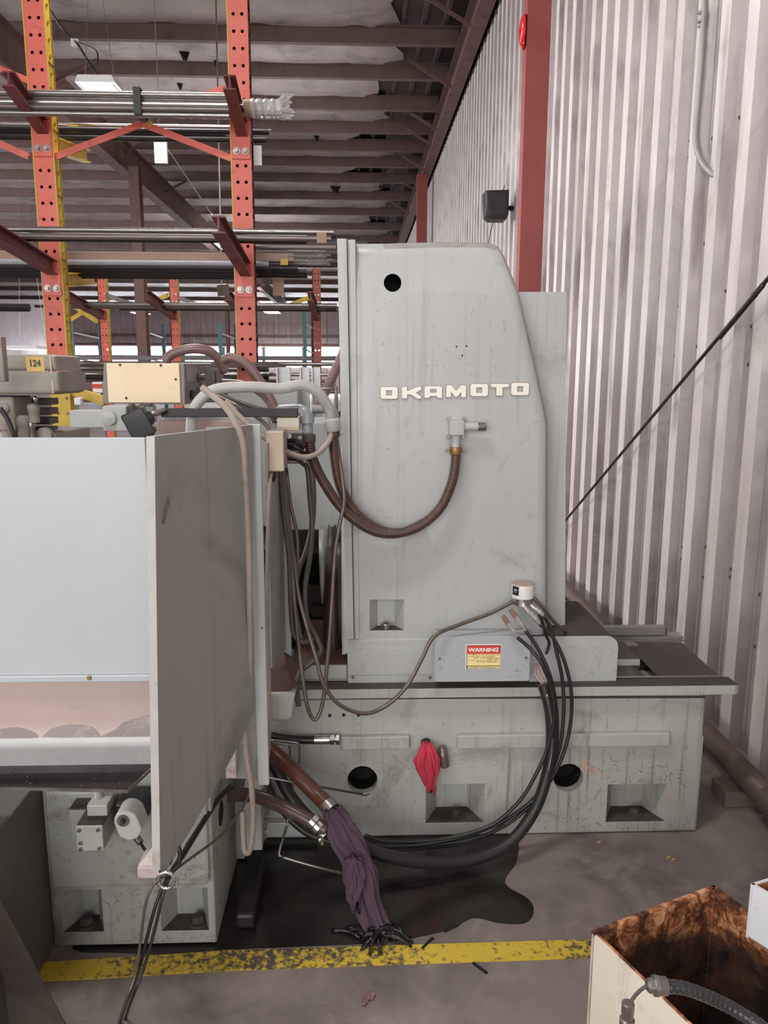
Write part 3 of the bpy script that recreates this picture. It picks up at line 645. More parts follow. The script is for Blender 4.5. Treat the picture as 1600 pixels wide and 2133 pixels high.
# ================================================================== SURFACE GRINDER
m_paint = mat('grinder_paint', (180, 181, 179), .38, var=.05, scale=2.5, dirt=(140, 138, 130), damt=.12, dscale=3.5, streak=.5, scol=(140, 136, 128), sscale=55, scratch=.35, bump=.02, bscale=60)
m_bed = mat('grinder_bed_paint', (178, 178, 172), .45, var=.07, scale=3, dirt=(128, 120, 106), damt=.2, dscale=5, streak=.75, scol=(120, 98, 78), sscale=55, scratch=.75, bump=.04, bscale=50)
m_base = mat('grinder_base_paint', (166, 166, 160), .5, var=.08, scale=4, dirt=(104, 96, 84), damt=.3, dscale=7, streak=.6, scol=(104, 92, 78), sscale=60, scratch=.9, bump=.05, bscale=50)
m_guard = mat('guard_sheet_paint', (188, 193, 196), .35, var=.03, scale=2, dirt=(160, 162, 158), damt=.05, dscale=2, scratch=.12)
m_flap = mat('flap_sheet_paint', (150, 148, 142), .4, var=.06, scale=2, dirt=(110, 104, 96), damt=.25, dscale=2.2, streak=.4, scol=(112, 104, 95), scratch=.2)
m_beige = mat('beige_panel', (186, 166, 158), .4, var=.05, scale=4, dirt=(150, 134, 128), damt=.12, dscale=3)  # beige tone with faint mottling for the lower panel
m_grime_shade = mat('dust_and_cavity_shade', (74, 66, 62), .8, var=.18, scale=6)  # dust on machine tops; on the inner block it carries cavity shade
m_cream = mat('cream_plate', (226, 204, 170), .45, var=.04, scale=4, dirt=(190, 164, 130), damt=.08, dscale=6)
m_letter = mat('cream_letter', (240, 236, 222), .35, var=.02); m_rim = mat('letter_rim', (150, 128, 122), .5)
m_brown = mat('brown_rust_plate', (92, 62, 52), .6, var=.2, scale=6, dirt=(60, 42, 36), damt=.35)
GY = 2.472; CY = 2.50
g = thing('surface_grinder', 'large grey surface grinder with tall column cover and raised OKAMOTO letters', 'machine', (.4, 2.8, 0))
xl = P(490, 1600, GY).x; xr = P(1470, 1480, GY).x; xr2 = P(1460, 1640, GY).x; zt = P(1000, 1453, GY).z; zs = P(1465, 1536, GY).z
c1 = P(755, 1625, GY); c2 = P(1184, 1620, GY); rh = .052
def rect_hole(px0, py0, px1, py1, Y): x0, x1, z0, z1 = R(px0, py0, px1, py1, Y); return x0, x1, z0, z1
pk1 = rect_hole(887, 1633, 1010, 1713, GY); pk2 = rect_hole(1264, 1633, 1388, 1711, GY)
def ro(p): return [(p[0], p[2]), (p[1], p[2]), (p[1], p[3]), (p[0], p[3])]
bm = NB(); o = [(xl, 0), (xr2, 0), (xr2, zs), (xr, zs+.004), (xr, zt), (xl, zt)]
pillow(bm, o, GY, 2.96, .012, [circ(c1.x, c1.z, rh, 28), circ(c2.x, c2.z, rh, 28), ro(pk1), ro(pk2)], 0)
for c in (c1, c2):
    l = [bm.verts.new((u, GY, v)) for u, v in circ(c.x, c.z, rh, 28)]; walls(bm, l, [bm.verts.new((u, GY+.03, v)) for u, v in circ(c.x, c.z, rh, 28)])
bed = obj('bed_casting', bm, m_bed, g, 30)
for c in (c1, c2):
    bm = NB(); lathe(bm, (c.x, GY+.03, c.z), (0, 1, 0), [(0, rh), (.2, rh)], 28); 
    for f in list(bm.faces):
        if len(f.verts) > 4 and f.calc_center_median().y < GY+.05: bm.faces.remove(f)
    box(bm, c.x-rh, c.x+rh, GY+.1, GY+.12, c.z-rh, c.z-.01); obj('access_hole', bm, m_dark, bed, 30, label='dark round hole in the bed side')
for pk in (pk1, pk2):
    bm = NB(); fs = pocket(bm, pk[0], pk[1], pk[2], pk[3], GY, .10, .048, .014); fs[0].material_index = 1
    po = obj('foot_pocket', bm, [m_bed, m_grime_shade], bed)
    cx = (pk[0]+pk[1])/2; bm = NB(); bolt(bm, (cx+.01, GY+.045, pk[2]+.001), (0, 0, 1), .02, .022); lathe(bm, (cx+.01, GY+.045, pk[2]+.02), (0, 0, 1), [(0, .012), (.007, .012)], 12); obj('levelling_bolt', bm, m_grime_shade, po)
for (a, b_, c, d) in ((709, 1535, 853, 1562), (953, 1530, 1396, 1558)):
    bm = NB(); pbox(bm, a, b_, c, d, GY-.022, GY, .004); obj('cover_strip', bm, m_bed, bed)
bm = NB(); obox(bm, P(600, 1455, GY-.002), P(1469, 1452, GY-.002), .004, .006); obj('seam_line', bm, m_grime_shade, bed)
for px, py in ((687, 1490), (716, 1489), (747, 1489)):
    c = P(px, py, GY); bm = NB(); lathe(bm, c, (0, -1, 0), [(0, .0055), (.003, .0055)], 10); obj('plug_hole', bm, m_dark, bed)
bm = NB(); x0, x1, z0, z1 = R(545, 1714, 660, 1742, 2.44); box(bm, x0, x1, 2.44, 2.472, z0, z1, .004); obj('lower_lug', bm, m_bed, bed)
# paint chips around the right hole
m_chip = mat('bare_primer_chip', (196, 164, 144), .7, var=.25, scale=60)
bm = NB()
for k in range(26):
    u = random.random(); px = 1212+u*55+random.uniform(-6, 6); py = 1592+u*28+random.uniform(-8, 9); c = P(px, py, GY-.0008-.00004*k); r = random.uniform(.004, .011)*(1.2-u*.6)
    bm.faces.new([bm.verts.new((c.x+r*random.uniform(.7, 1.5)*math.cos(2*PI*q/7), c.y, c.z+r*random.uniform(.4, .9)*math.sin(2*PI*q/7))) for q in range(7)])
for k in range(7):
    c = P(1392+random.uniform(-10, 8), 1658+random.uniform(-8, 8), GY-.0008-.00004*k); r = random.uniform(.002, .005)
    bm.faces.new([bm.verts.new((c.x+r*math.cos(2*PI*q/6), c.y, c.z+r*math.sin(2*PI*q/6))) for q in range(6)])
obj('paint_chips', bm, m_chip, bed, kind='stuff')

# ledge running along the bed top
x0, x1, z0, z1 = R(600, 1433, 1537, 1452, 2.44); ZL = P(1000, 1432, 2.44).z
x1 = P(1537, 1440, 2.44).x; x0 = P(612, 1440, 2.44).x
bm = NB(); box(bm, x0, x1, 2.44, 2.512, z0, ZL, .002)
for f in bm.faces:
    if f.calc_center_median().z > ZL-.003: f.material_index = 1
obj('way_ledge', bm, [m_bed, m_grime_shade], g)
bm = NB(); tube(bm, [(x0, 2.505, ZL+.004), (x1-.03, 2.505, ZL+.004)], .004, 6); obj('ledge_bead', bm, m_steel, g)

# skirt below the column
sx0 = P(724, 1380, CY).x; sx1 = P(912, 1380, CY).x; zk = P(800, 1331, CY).z; zk0 = ZL
bm = NB(); box(bm, sx0, P(1100, 1380, CY).x, CY-.004, 3.2, zk0, zk, .003); sk = obj('column_skirt', bm, m_paint, g)
bm = NB(); x0, x1, z0, z1 = R(728, 1350, 905, 1403, CY); plate(bm, [(x0, z0), (x1, z0), (x1, z1), (x0, z1)], [], .004, y=CY-.007); obj('skirt_panel', bm, m_paint, sk)
bm = NB(); x0, x1, z0, z1 = R(726, 1405, 905, 1420, CY); box(bm, x0, x1, CY-.010, CY-.003, z0, z1); fl = obj('skirt_flange', bm, m_paint, sk)
for px in (735, 896):
    bm = NB(); lathe(bm, P(px, 1411, CY-.010), (0, -1, 0), [(0, .006), (.003, .005)], 12); obj('screw', bm, m_steel, fl)
bm = NB(); x0, x1, z0, z1 = R(620, 1384, 723, 1420, CY+.01); box(bm, x0, x1, CY+.01, 3.0, zk0, z1, .003)
for f in bm.faces:
    if f.calc_center_median().z > z1-.004: f.material_index = 1
obj('saddle_block', bm, [m_bed, m_brown], g)

# column cover
def CP_(px, py): p = P(px, py, CY); return (p.x, p.z)
op = [(712, 1372), (1143, 1360), (1146, 1316), (1147, 1000), (1147, 885), (1143, 860), (1128, 790), (1108, 700), (1086, 606), (1068, 556), (1056, 524), (1046, 508), (1032, 500), (1005, 497), (920, 497), (800, 500), (706, 501)]
o = [CP_(*q) for q in op]
hb = P(818, 589, CY); pk = rect_hole(770, 1249, 842, 1313, CY)
bm = NB(); pillow(bm, o, CY, 2.66, .045, [circ(hb.x, hb.z, .0275, 24), ro(pk)], 0, seg=6)
zc = P(800, 606, CY).z; zc2 = P(800, 560, CY).z
for z in (zc, zc2): bmesh.ops.bisect_plane(bm, geom=bm.verts[:]+bm.edges[:]+bm.faces[:], plane_co=(0, 0, z), plane_no=(0, 0, 1))
for v in bm.verts:
    if v.co.z > zc and v.co.y < 2.6: v.co.y += (v.co.z-zc)*.16
zg = P(900, 1050, CY).z
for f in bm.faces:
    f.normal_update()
    if abs(f.normal.y) < .75 and f.calc_center_median().x > hb.x+.04: f.material_index = 1  # faces turned away get edge dirt plus shading put into the colour
cov = obj('column_cover', bm, [m_paint, mat('edge_grime_and_shade', (158, 154, 149), .5, var=.1, scale=8, dirt=(118, 108, 102), damt=.25, dscale=5)], g, 30)
bm = NB(); lathe(bm, (hb.x, CY+.004, hb.z), (0, 1, 0), [(0, .0275), (.13, .0275)], 24)
for f in list(bm.faces):
    if len(f.verts) > 4 and f.calc_center_median().y < CY+.05: bm.faces.remove(f)
obj('round_opening', bm, m_dark, cov, label='black round opening near the top')
bm = NB(); fs = pocket(bm, pk[0], pk[1], pk[2], pk[3], CY, .05, .028, .003); fs[0].material_index = 1; po = obj('bolt_pocket', bm, [m_paint, m_grime_shade], cov)
bm = NB(); socket_screw(bm, ((pk[0]+pk[1])/2-.002, CY+.02, pk[2]), (0, 0, 1), .0175, .018); obj('cap_screw', bm, m_steel, po, 30)
for px, py in ((951, 722), (972, 721), (963, 741)):
    bm = NB(); lathe(bm, P(px, py, CY+.0), (0, -1, 0), [(-.002, .0028), (.0006, .0028)], 10); obj('drill_hole', bm, m_dark, cov)
# left flange strips of the column
xa = P(703, 560, 2.49).x; zbot = P(730, 1331, 2.49).z
def quadbox(bm, px, Y0, Y1):
    q = [P(x, y, Y0) for x, y in px]; a = [bm.verts.new(p) for p in q]; b = [bm.verts.new((p.x, Y1, p.z)) for p in q]; bm.faces.new(a); bm.faces.new(b); walls(bm, a, b); return bm
bm = NB(); quadbox(bm, [(702, 497), (722, 497), (737, 1331), (722, 1331)], 2.485, 2.80); obj('left_flange', bm, m_paint, g)
bm = NB(); quadbox(bm, [(723, 499), (740, 499), (748, 1331), (738, 1331)], 2.4945, 2.80); obj('left_return', bm, m_paint, g)
bm = NB(); tube(bm, [P(722.5, 497, 2.4865), P(737.5, 1331, 2.4865)], .002, 6); obj('flange_groove', bm, m_grime_shade, g)
# back panel to the right
bm = NB(); quadbox(bm, [(1070, 608), (1180, 608), (1177, 1320), (1100, 1322)], 2.60, 3.25); obj('back_panel', bm, m_paint, g)
bm = NB(); box(bm, xa+.01, P(1040, 900, 2.66).x, 2.66, 3.25, zbot, P(900, 520, 2.66).z-.03); obj('column_body', bm, m_paint, g)
# raised letters
LET = {'O': ([(.1, 0), (.9, 0), (1, .12), (1, .88), (.9, 1), (.1, 1), (0, .88), (0, .12)], [[(.33, .28), (.67, .28), (.67, .72), (.33, .72)]]),
 'K': ([(0, 0), (.27, 0), (.27, .34), (.48, .34), (.78, 0), (1, 0), (1, .12), (.72, .5), (1, .76), (1, 1), (.82, 1), (.27, .62), (.27, 1), (0, 1)], []),
 'A': ([(0, 0), (.26, 0), (.32, .17), (.70, .17), (.76, 0), (1, 0), (1, .88), (.9, 1), (.1, 1), (0, .88)], [[(.32, .45), (.68, .45), (.68, .76), (.32, .76)]]),
 'M': ([(0, 0), (.24, 0), (.24, .46), (.44, .03), (.56, .03), (.76, .46), (.76, 0), (1, 0), (1, .9), (.94, 1), (.74, 1), (.5, .52), (.26, 1), (.06, 1), (0, .9)], []),
 'T': ([(.32, 0), (.66, 0), (.66, .68), (1, .74), (1, 1), (0, 1), (0, .74), (.32, .68)], [])}
for ch, a, b_, c, d in (('O', 792.7, 806, 828.5, 830.6), ('K', 837, 805.5, 877.7, 830), ('A', 884, 804.4, 920.7, 829), ('M', 929.4, 802.3, 970.6, 827.2), ('O', 979.7, 799.5, 1016.3, 825.3), ('T', 1021.8, 799.5, 1058.8, 824), ('O', 1064.7, 797.4, 1101.3, 823.1)):
    x0, x1, z0, z1 = R(a, b_, c, d, CY); ou, ho = LET[ch]; mp = lambda q: (x0+(x1-x0)*q[0], z0+(z1-z0)*q[1])
    bm = NB(); plate(bm, [mp(q) for q in ou], [[mp(q) for q in h] for h in ho], .006, y=CY-.005); lt = obj('letter', bm, m_letter, cov, label='raised cream letter '+ch)
    bm = NB(); plate(bm, inset([mp(q) for q in ou], -.0022), [inset([mp(q) for q in h], .0018) for h in ho], .003, y=CY-.002); obj('letter_rim', bm, m_rim, lt)
# hydraulic fitting on the column
fx0, fx1, fz0, fz1 = R(928, 867, 969, 913, CY)
bm = NB(); plate(bm, rrect(fx0, fx1, fz0, fz1, .006), [], .008, y=CY-.008); ft = obj('pipe_fitting', bm, m_paint, g)
bm = NB(); x0, x1, z0, z1 = R(937, 876, 967, 907, CY-.05); box(bm, x0, x1, CY-.055, CY-.006, z0, z1, .003); obj('fitting_block', bm, m_paint, ft)
yc = CY-.032; z_ = P(990, 889, yc).z
bm = NB(); lathe(bm, (x1-.002, yc, z_), (1, 0, 0), [(0, .0135), (P(1012, 889, yc).x-x1, .0135)], 16); obj('pipe_stub', bm, m_paint, ft, 40)
bm = NB(); lathe(bm, (P(995, 889, yc).x, yc, z_), (1, 0, 0), [(0, .0142), (.025, .0142), (.027, .0125)], 16); obj('stub_cap', bm, m_steel, ft, 40)
xn = P(950, 920, yc).x; zt_ = P(950, 906, yc).z; zb_ = P(950, 946, yc).z
bm = NB(); lathe(bm, (xn, yc, zt_), (0, 0, -1), [(0, .0125), (zt_-zb_, .0125)], 16); obj('nipple', bm, m_paint, ft, 40)
for (sx, sz) in ((fx0+.007, fz0+.007), (fx1-.007, fz0+.007), (fx0+.007, fz1-.007), (fx1-.007, fz1-.007)):
    bm = NB(); socket_screw(bm, (sx, CY-.008, sz), (0, -1, 0), .0058, .008); obj('cap_screw', bm, m_steel, ft, 30)
# rounded cover right of the column with dusty top
zr = P(1190, 1325, 2.485).z; rb_ = PZ(1200, 1252, zr).y
x0 = P(1104, 1380, 2.485).x; x1 = P(1286, 1380, 2.485).x
bm = NB(); r = .042; o = [(x0, ZL), (x1, ZL), (x1, zr-r)]+[(x1-r+r*math.cos(a*PI/2/6), zr-r+r*math.sin(a*PI/2/6)) for a in range(1, 7)]+[(x0, zr)]
a = [bm.verts.new((x, 2.485, z)) for x, z in o]; b_ = [bm.verts.new((x, rb_, z)) for x, z in o]; bm.faces.new(a); bm.faces.new(b_); walls(bm, a, b_)
for f in bm.faces:
    f.normal_update()
    if abs(f.normal.z) > .6 and f.calc_center_median().z > ZL+.02: f.material_index = 1
rc = obj('rounded_cover', bm, [m_paint, m_grime_shade], g, 35)
bm = NB(); box(bm, P(905, 1330, 2.49).x, x0, 2.49, rb_-.1, zr-.03, zr-.001); 
for f in bm.faces:
    if f.calc_center_median().z > zr-.004: f.material_index = 1
obj('cover_shelf', bm, [m_paint, m_grime_shade], g)
# junction box with warning plate
jx0, jx1, jz0, jz1 = R(906, 1325, 1103, 1418, 2.42)
bm = NB(); box(bm, jx0, jx1, 2.42, 2.484, jz0, jz1, .004); jb = obj('junction_box', bm, mat('box_paint', (176, 178, 180), .45, var=.03, scratch=.2), g)
bm = NB(); plate(bm, rrect(jx0-.001, jx1+.001, jz0-.001, jz1+.001, .006), [], .003, y=2.417); obj('box_lid', bm, MATS['box_paint'], jb)
for px, py in ((916, 1372), (1096, 1370)):
    bm = NB(); lathe(bm, P(px, py, 2.417), (0, -1, 0), [(0, .0045), (.0025, .004)], 12); obj('lid_screw', bm, m_steel, jb)
Yw = 2.4165
x0, x1, z0, z1 = R(970, 1342, 1044, 1394, Yw); bm = NB(); plate(bm, rrect(x0, x1, z0, z1, .002), [], .001, y=Yw-.0005); wl = obj('warning_label', bm, m_white, jb, label='red and yellow WARNING sticker')
x0, x1, z0, z1 = R(972, 1344, 1042.6, 1393, Yw); bm = NB(); plate(bm, [(x0, z0), (x1, z0), (x1, z1), (x0, z1)], [], .0005, y=Yw-.0007); obj('label_border', bm, mat('label_dark', (60, 36, 26), .5), wl)
x0, x1, z0, z1 = R(973, 1345, 1041.6, 1362, Yw); bm = NB(); plate(bm, [(x0, z0), (x1, z0), (x1, z1), (x0, z1)], [], .0005, y=Yw-.001); obj('label_header', bm, mat('label_red', (222, 62, 48), .5, var=.03), wl)
textobj('WARNING', (z1-z0)*.62, m_white, ((x0+x1)/2, Yw-.0012, (z0+z1)/2-.0005), wl, sx=1.17, bold=.0008, depth=.0003)
x0, x1, z0, z1 = R(973, 1362, 1041.6, 1386.5, Yw); bm = NB(); plate(bm, [(x0, z0), (x1, z0), (x1, z1), (x0, z1)], [], .0005, y=Yw-.001); obj('label_body', bm, mat('label_yellow', (246, 226, 158), .5, var=.03), wl)
bx0, bx1, bz0_, bz1_ = x0, x1, z0, z1
x0, x1, z0, z1 = R(974, 1388, 1041, 1392, Yw); bm = NB(); plate(bm, [(x0, z0), (x1, z0), (x1, z1), (x0, z1)], [], .0005, y=Yw-.001); obj('label_footer', bm, MATS['label_yellow'], wl)
bm = NB()
for py, s, e in ((1363.5, 978, 1040), (1367, 974.5, 1031), (1370, 987, 1040), (1372.6, 1015, 1040), (1375.6, 974.5, 1039), (1378.4, 993, 1036), (1390, 979, 1034)):
    px = s
    while px < e:
        wd = random.uniform(1.0, 2.2); a = P(px, py, Yw); b_ = P(min(px+wd, e), py, Yw); hgt = random.uniform(.0008, .0015); box(bm, a.x, b_.x, Yw-.0014, Yw-.0009, a.z-hgt, a.z+hgt*.8); px += wd+(.7 if random.random() < .75 else 2.4)
obj('small_print', bm, mat('print_ink', (120, 98, 60), .6), wl, kind='stuff')
# rear rails and dusty plate on the right
zp = ZL+.004; q = [PZ(1301, 1338, zp), PZ(1420, 1338, zp), PZ(1502, 1412, zp), PZ(1376, 1412, zp)]
bm = NB(); a = [bm.verts.new(p) for p in q]; b_ = [bm.verts.new(p-Vector((0, 0, .004))) for p in q]; bm.faces.new(a); bm.faces.new(b_); walls(bm, a, b_); obj('dust_plate', bm, m_grime_shade, g)
yr = q[0].y+.04
bm = NB(); pbox(bm, 1240, 1306, 1386, 1324, yr, yr+.03, .002); rl = obj('rear_rail', bm, mat('rail_metal', (146, 140, 136), .45, metal=.4), g)
for k in range(3): bm = NB(); lathe(bm, P(1387, 1309+k*6, yr+.012), (1, 0, 0), [(0, .006), (.006, .006)], 8); obj('rail_bolt', bm, m_steel, rl)
bm = NB(); pbox(bm, 1262, 1327, 1424, 1332, yr-.01, yr+.05); pbox(bm, 1270, 1334, 1424, 1338, yr-.02, yr+.05); obj('guide_rods', bm, MATS['rail_metal'], g)
bm = NB(); box(bm, P(1286, 1390, 2.62).x, P(1333, 1390, 2.62).x, 2.62, 2.8, ZL, P(1300, 1372, 2.62).z, .002); 
for f in bm.faces:
    if f.calc_center_median().z > P(1300, 1372, 2.62).z-.003: f.material_index = 1
obj('end_block', bm, [m_base, m_grime_shade], g)
bm = NB(); pbox(bm, 1286, 1345, 1330, 1371, 2.78, 2.85); obj('bearing_block', bm, m_steel, g)
bm = NB(); lathe(bm, P(1345, 1395, 2.75), (0, -1, 0), [(0, .05), (.05, .05), (.05, .03), (.06, .03)], 18); obj('drive_pulley', bm, m_blackbar, g, 40)

# ---- wheel head, cavity and hanging flaps left of the column
bm = NB(); x0, x1, z0, z1 = R(560, 880, 735, 1104, 2.85); box(bm, x0, x1, 2.85, 3.2, z0, z1, .004); obj('head_panel', bm, m_paint, g)
bm = NB(); x0, x1, z0, z1 = R(545, 1100, 760, 1440, 3.25); box(bm, x0, x1, 3.25, 3.3, z0, z1); box(bm, x0, x1, 2.6, 3.3, z0-.02, z0+.02); box(bm, x0, x0+.01, 2.62, 3.3, z0, z1); box(bm, x0, x1, 2.86, 3.3, z1-.02, z1-.005); obj('cavity_back', bm, m_dark, g)  # near-black lining, like the shelf below: cavity shade put into the colour
bm = NB(); pbox(bm, 640, 1218, 680, 1302, 3.1, 3.2, .003); pbox(bm, 648, 1262, 690, 1290, 3.05, 3.1, .003); obj('inner_block', bm, m_grime_shade, g)  # block toned dark to stand in for the shade inside the cavity
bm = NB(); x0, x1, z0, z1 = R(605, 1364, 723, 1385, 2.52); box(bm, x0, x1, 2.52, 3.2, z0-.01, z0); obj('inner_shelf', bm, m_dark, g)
def flapmesh(name, px, Y, thick, m, bow):
    bm = NB(); n = len(px); L = []; 
    for i, (a, b_, py) in enumerate(px):
        row = []
        for k in range(7):
            u = k/6; p = P(a+(b_-a)*u, py, Y); p.y += bow*math.sin(PI*u)+.02*math.sin(i*.9); row.append(p)
        L.append(row)
    F = [[bm.verts.new(p) for p in r] for r in L]; B = [[bm.verts.new(p+Vector((0, thick, 0))) for p in r] for r in L]
    for G in (F, B):
        for i in range(n-1):
            for k in range(6): bm.faces.new((G[i][k], G[i][k+1], G[i+1][k+1], G[i+1][k]))
    ring = lambda G: G[0]+[G[i][6] for i in range(1, n)]+G[-1][:6][::-1]+[G[i][0] for i in range(n-2, 0, -1)]
    walls(bm, ring(F), ring(B)); return obj(name, bm, m, g, 'all')
m_leather = mat('brown_leather_flap', (64, 48, 42), .45, var=.2, scale=6, dirt=(44, 32, 28), damt=.35)
flapmesh('leather_flap', [(684, 700, 1092), (680, 706, 1140), (676, 712, 1200), (674, 716, 1260), (673, 718, 1310), (676, 716, 1345), (684, 706, 1362), (692, 698, 1366)], 2.70, .006, m_leather, -.05)
flapmesh('leather_flap', [(702, 716, 1128), (700, 720, 1160), (700, 722, 1220), (702, 722, 1280), (708, 720, 1320), (713, 717, 1345)], 2.64, .006, m_leather, -.03)
flapmesh('leather_flap', [(664, 684, 1100), (664, 682, 1160), (666, 680, 1220), (668, 676, 1256)], 2.82, .006, m_flap, -.02)
# ---- intermediate plates between guard post and column
bm = NB(); q = [P(556, 905, 2.115), P(589, 905, 2.42), P(589, 1350, 2.42), P(556, 1392, 2.115)]; q[0].z = q[1].z; q[3].x = q[0].x; q[2].x = q[1].x
v1 = [bm.verts.new(p) for p in q]; v2 = [bm.verts.new(p-Vector((.006, 0, 0))) for p in q]; bm.faces.new(v1); bm.faces.new(v2); walls(bm, v1, v2); obj('inner_plate', bm, m_flap, g)
bm = NB(); pbox(bm, 589, 985, 603, 1372, 2.40, 2.44, .002); obj('inner_post', bm, m_paint, g)
# ---- scoop / chute
bm = NB(); x0, x1, z0, z1 = R(550, 1444, 616, 1503, 2.28)
o = [(x0, z0), (x1-.03, z0), (x1-.012, z0+.01), (x1, z1), (x0, z1)]; pillow(bm, o, 2.28, 2.44, .01); ch = obj('coolant_chute', bm, m_bed, g, 30)
bm = NB(); q = [P(x_, y_, 2.285+(1447-y_)*.0011) for x_, y_ in ((552, 1447), (597, 1446), (620, 1424), (630, 1387), (582, 1354), (554, 1398))]
a = [bm.verts.new(p) for p in q]; b_ = [bm.verts.new(p+Vector((0, .01, .0))) for p in q]; bm.faces.new(a); bm.faces.new(b_); walls(bm, a, b_); obj('chute_lining', bm, m_brown, ch)

# ---- splash guard: front panel, beige panel, flap, post
GX = P(319, 1250, 1.70).x
bm = NB(); z1 = P(150, 912, 1.70).z; z0 = P(150, 1406, 1.70).z; box(bm, -1.75, GX, 1.70, 1.712, z0, z1, .002); obj('guard_sheet', bm, m_guard, g)
bm = NB(); za = P(150, 1419, 1.70).z; box(bm, -1.75, GX, 1.694, 1.712, za, z0, .002); tr = obj('guard_rail', bm, m_guard, g)
bm = NB(); lathe(bm, P(186, 1412, 1.694), (0, -1, 0), [(0, .006), (.003, .004)], 12); obj('rail_screw', bm, mat('brass_screw', (150, 130, 96), .4, metal=.6), tr)
bm = NB(); pr = [(1.706, za), (1.706, P(150, 1500, 1.7).z), (1.703, P(150, 1535, 1.7).z), (1.694, P(150, 1552, 1.694).z), (1.698, P(150, 1562, 1.694).z), (1.716, P(150, 1585, 1.7).z), (1.724, P(150, 1599, 1.71).z), (1.80, P(150, 1599, 1.71).z), (1.80, za)]
a = [bm.verts.new((-1.75, y, z)) for y, z in pr]; b_ = [bm.verts.new((GX, y, z)) for y, z in pr]; bm.faces.new(a); bm.faces.new(b_); walls(bm, a, b_); bl = obj('guard_lower_panel', bm, m_beige, g, 50, label='beige curved lower panel')
bm = NB(); pr = [(1.7015, P(150, 1536, 1.7).z), (1.6925, P(150, 1552, 1.694).z), (1.6965, P(150, 1562, 1.694).z), (1.7145, P(150, 1585, 1.7).z), (1.7225, P(150, 1599, 1.71).z)]
a = [bm.verts.new((-1.75, y, z)) for y, z in pr]; b_ = [bm.verts.new((GX+.0005, y, z)) for y, z in pr]
for k in range(4): bm.faces.new((a[k], a[k+1], b_[k+1], b_[k]))
obj('lip_highlight', bm, mat('lip_highlight_tone', (186, 184, 184), .3, var=.08, scale=6, scratch=.4), bl, 'all')  # lighter strip over the curved lip, its highlight put into the colour
for wm in ([(88, 1534), (110, 1517), (150, 1510), (188, 1514), (206, 1531), (200, 1537), (140, 1537)], [(207, 1536), (240, 1519), (258, 1505), (285, 1497), (314, 1493), (316, 1537), (250, 1538)], [(-5, 1520), (30, 1516), (62, 1522), (78, 1536), (30, 1538), (-5, 1537)]):
    bm = NB(); sp_ = spline([P(x_, y_, 1.7022 if y_ < 1530 else 1.7008) for x_, y_ in wm+wm[:1]], 5)[:-1]; v1 = [bm.verts.new(p) for p in sp_]; v2 = [bm.verts.new(p+Vector((0, .006, 0))) for p in sp_]; bm.faces.new(v1); walls(bm, v1, v2); obj('water_mark', bm, mat('water_mark', (158, 146, 143), .4, var=.12, scale=12, dirt=(190, 184, 184), damt=.25, dscale=14), bl)
A = P(321, 909, 1.685); E_ = P(527, 885, 2.06); hd = (Vector((E_.x, E_.y, 0))-Vector((A.x, A.y, 0))).normalized(); nn = Vector((hd.y, -hd.x, 0))
def onp(px, py): d = ray(px, py); return CP+d*((A-CP).dot(nn)/d.dot(nn))
q = [onp(321, 909), onp(327, 1400), onp(333, 1812), onp(347, 1812), onp(420, 1690), onp(500, 1548), onp(527, 1490), onp(526, 885)]
bm = NB(); a = [bm.verts.new(p) for p in q]; b_ = [bm.verts.new(p-nn*.016) for p in q]; bm.faces.new(a); bm.faces.new(b_); walls(bm, a, b_); fo = obj('guard_flap', bm, m_flap, g)
bm = NB(); q2 = [onp(321, 909), onp(327, 1400), onp(333, 1812)]
for p0, p1 in zip(q2, q2[1:]): obox(bm, p0-nn*.008-hd*.0015, p1-nn*.008-hd*.0015, .018, .004, (0, -1, 0))
obj('flap_edge', bm, mat('worn_flap_edge', (190, 186, 180), .45, var=.06, scale=12, dirt=(150, 128, 112), damt=.18, dscale=9, scratch=.5), fo, label='pale worn edge of the flap')
tip = onp(333, 1812)
bm = NB(); x0, x1, z0, z1 = R(286, 1807, 331, 1830, tip.y); box(bm, x0, x1, tip.y, tip.y+.07, z0, z1, .002); 
v = [bm.verts.new(p) for p in ((x0, tip.y+.006, z1), (x1, tip.y+.006, z1), (x1, tip.y+.06, z1+.05))]; bm.faces.new(v); obj('flap_foot', bm, mat('rusty_foot', (190, 176, 168), .5, var=.12, dirt=(132, 88, 74), damt=.35, dscale=25), fo)
bm = NB(); x0, x1, z0, z1 = R(470, 1590, 492, 1621, 2.02); box(bm, x0, x1, 2.02, 2.06, z0, z1+.03, .002); obj('flap_tab', bm, MATS['rusty_foot'], fo)
bm = NB(); x0 = P(527, 1250, 2.07).x; x1 = P(551, 1250, 2.07).x; box(bm, x0, x1, 2.07, 2.09, P(540, 1636, 2.07).z, P(540, 884, 2.07).z, .002); ps = obj('guard_post', bm, m_paint, g)
bm = NB(); lathe(bm, P(546, 1308, 2.07), (0, -1, 0), [(-.002, .0025), (.0005, .0025)], 8); obj('post_hole', bm, m_dark, ps)
bm = NB(); box(bm, P(455, 1600, 2.085).x, x0, 2.085, 2.1, P(500, 1622, 2.085).z, P(540, 890, 2.085).z); obj('post_web', bm, m_flap, ps)
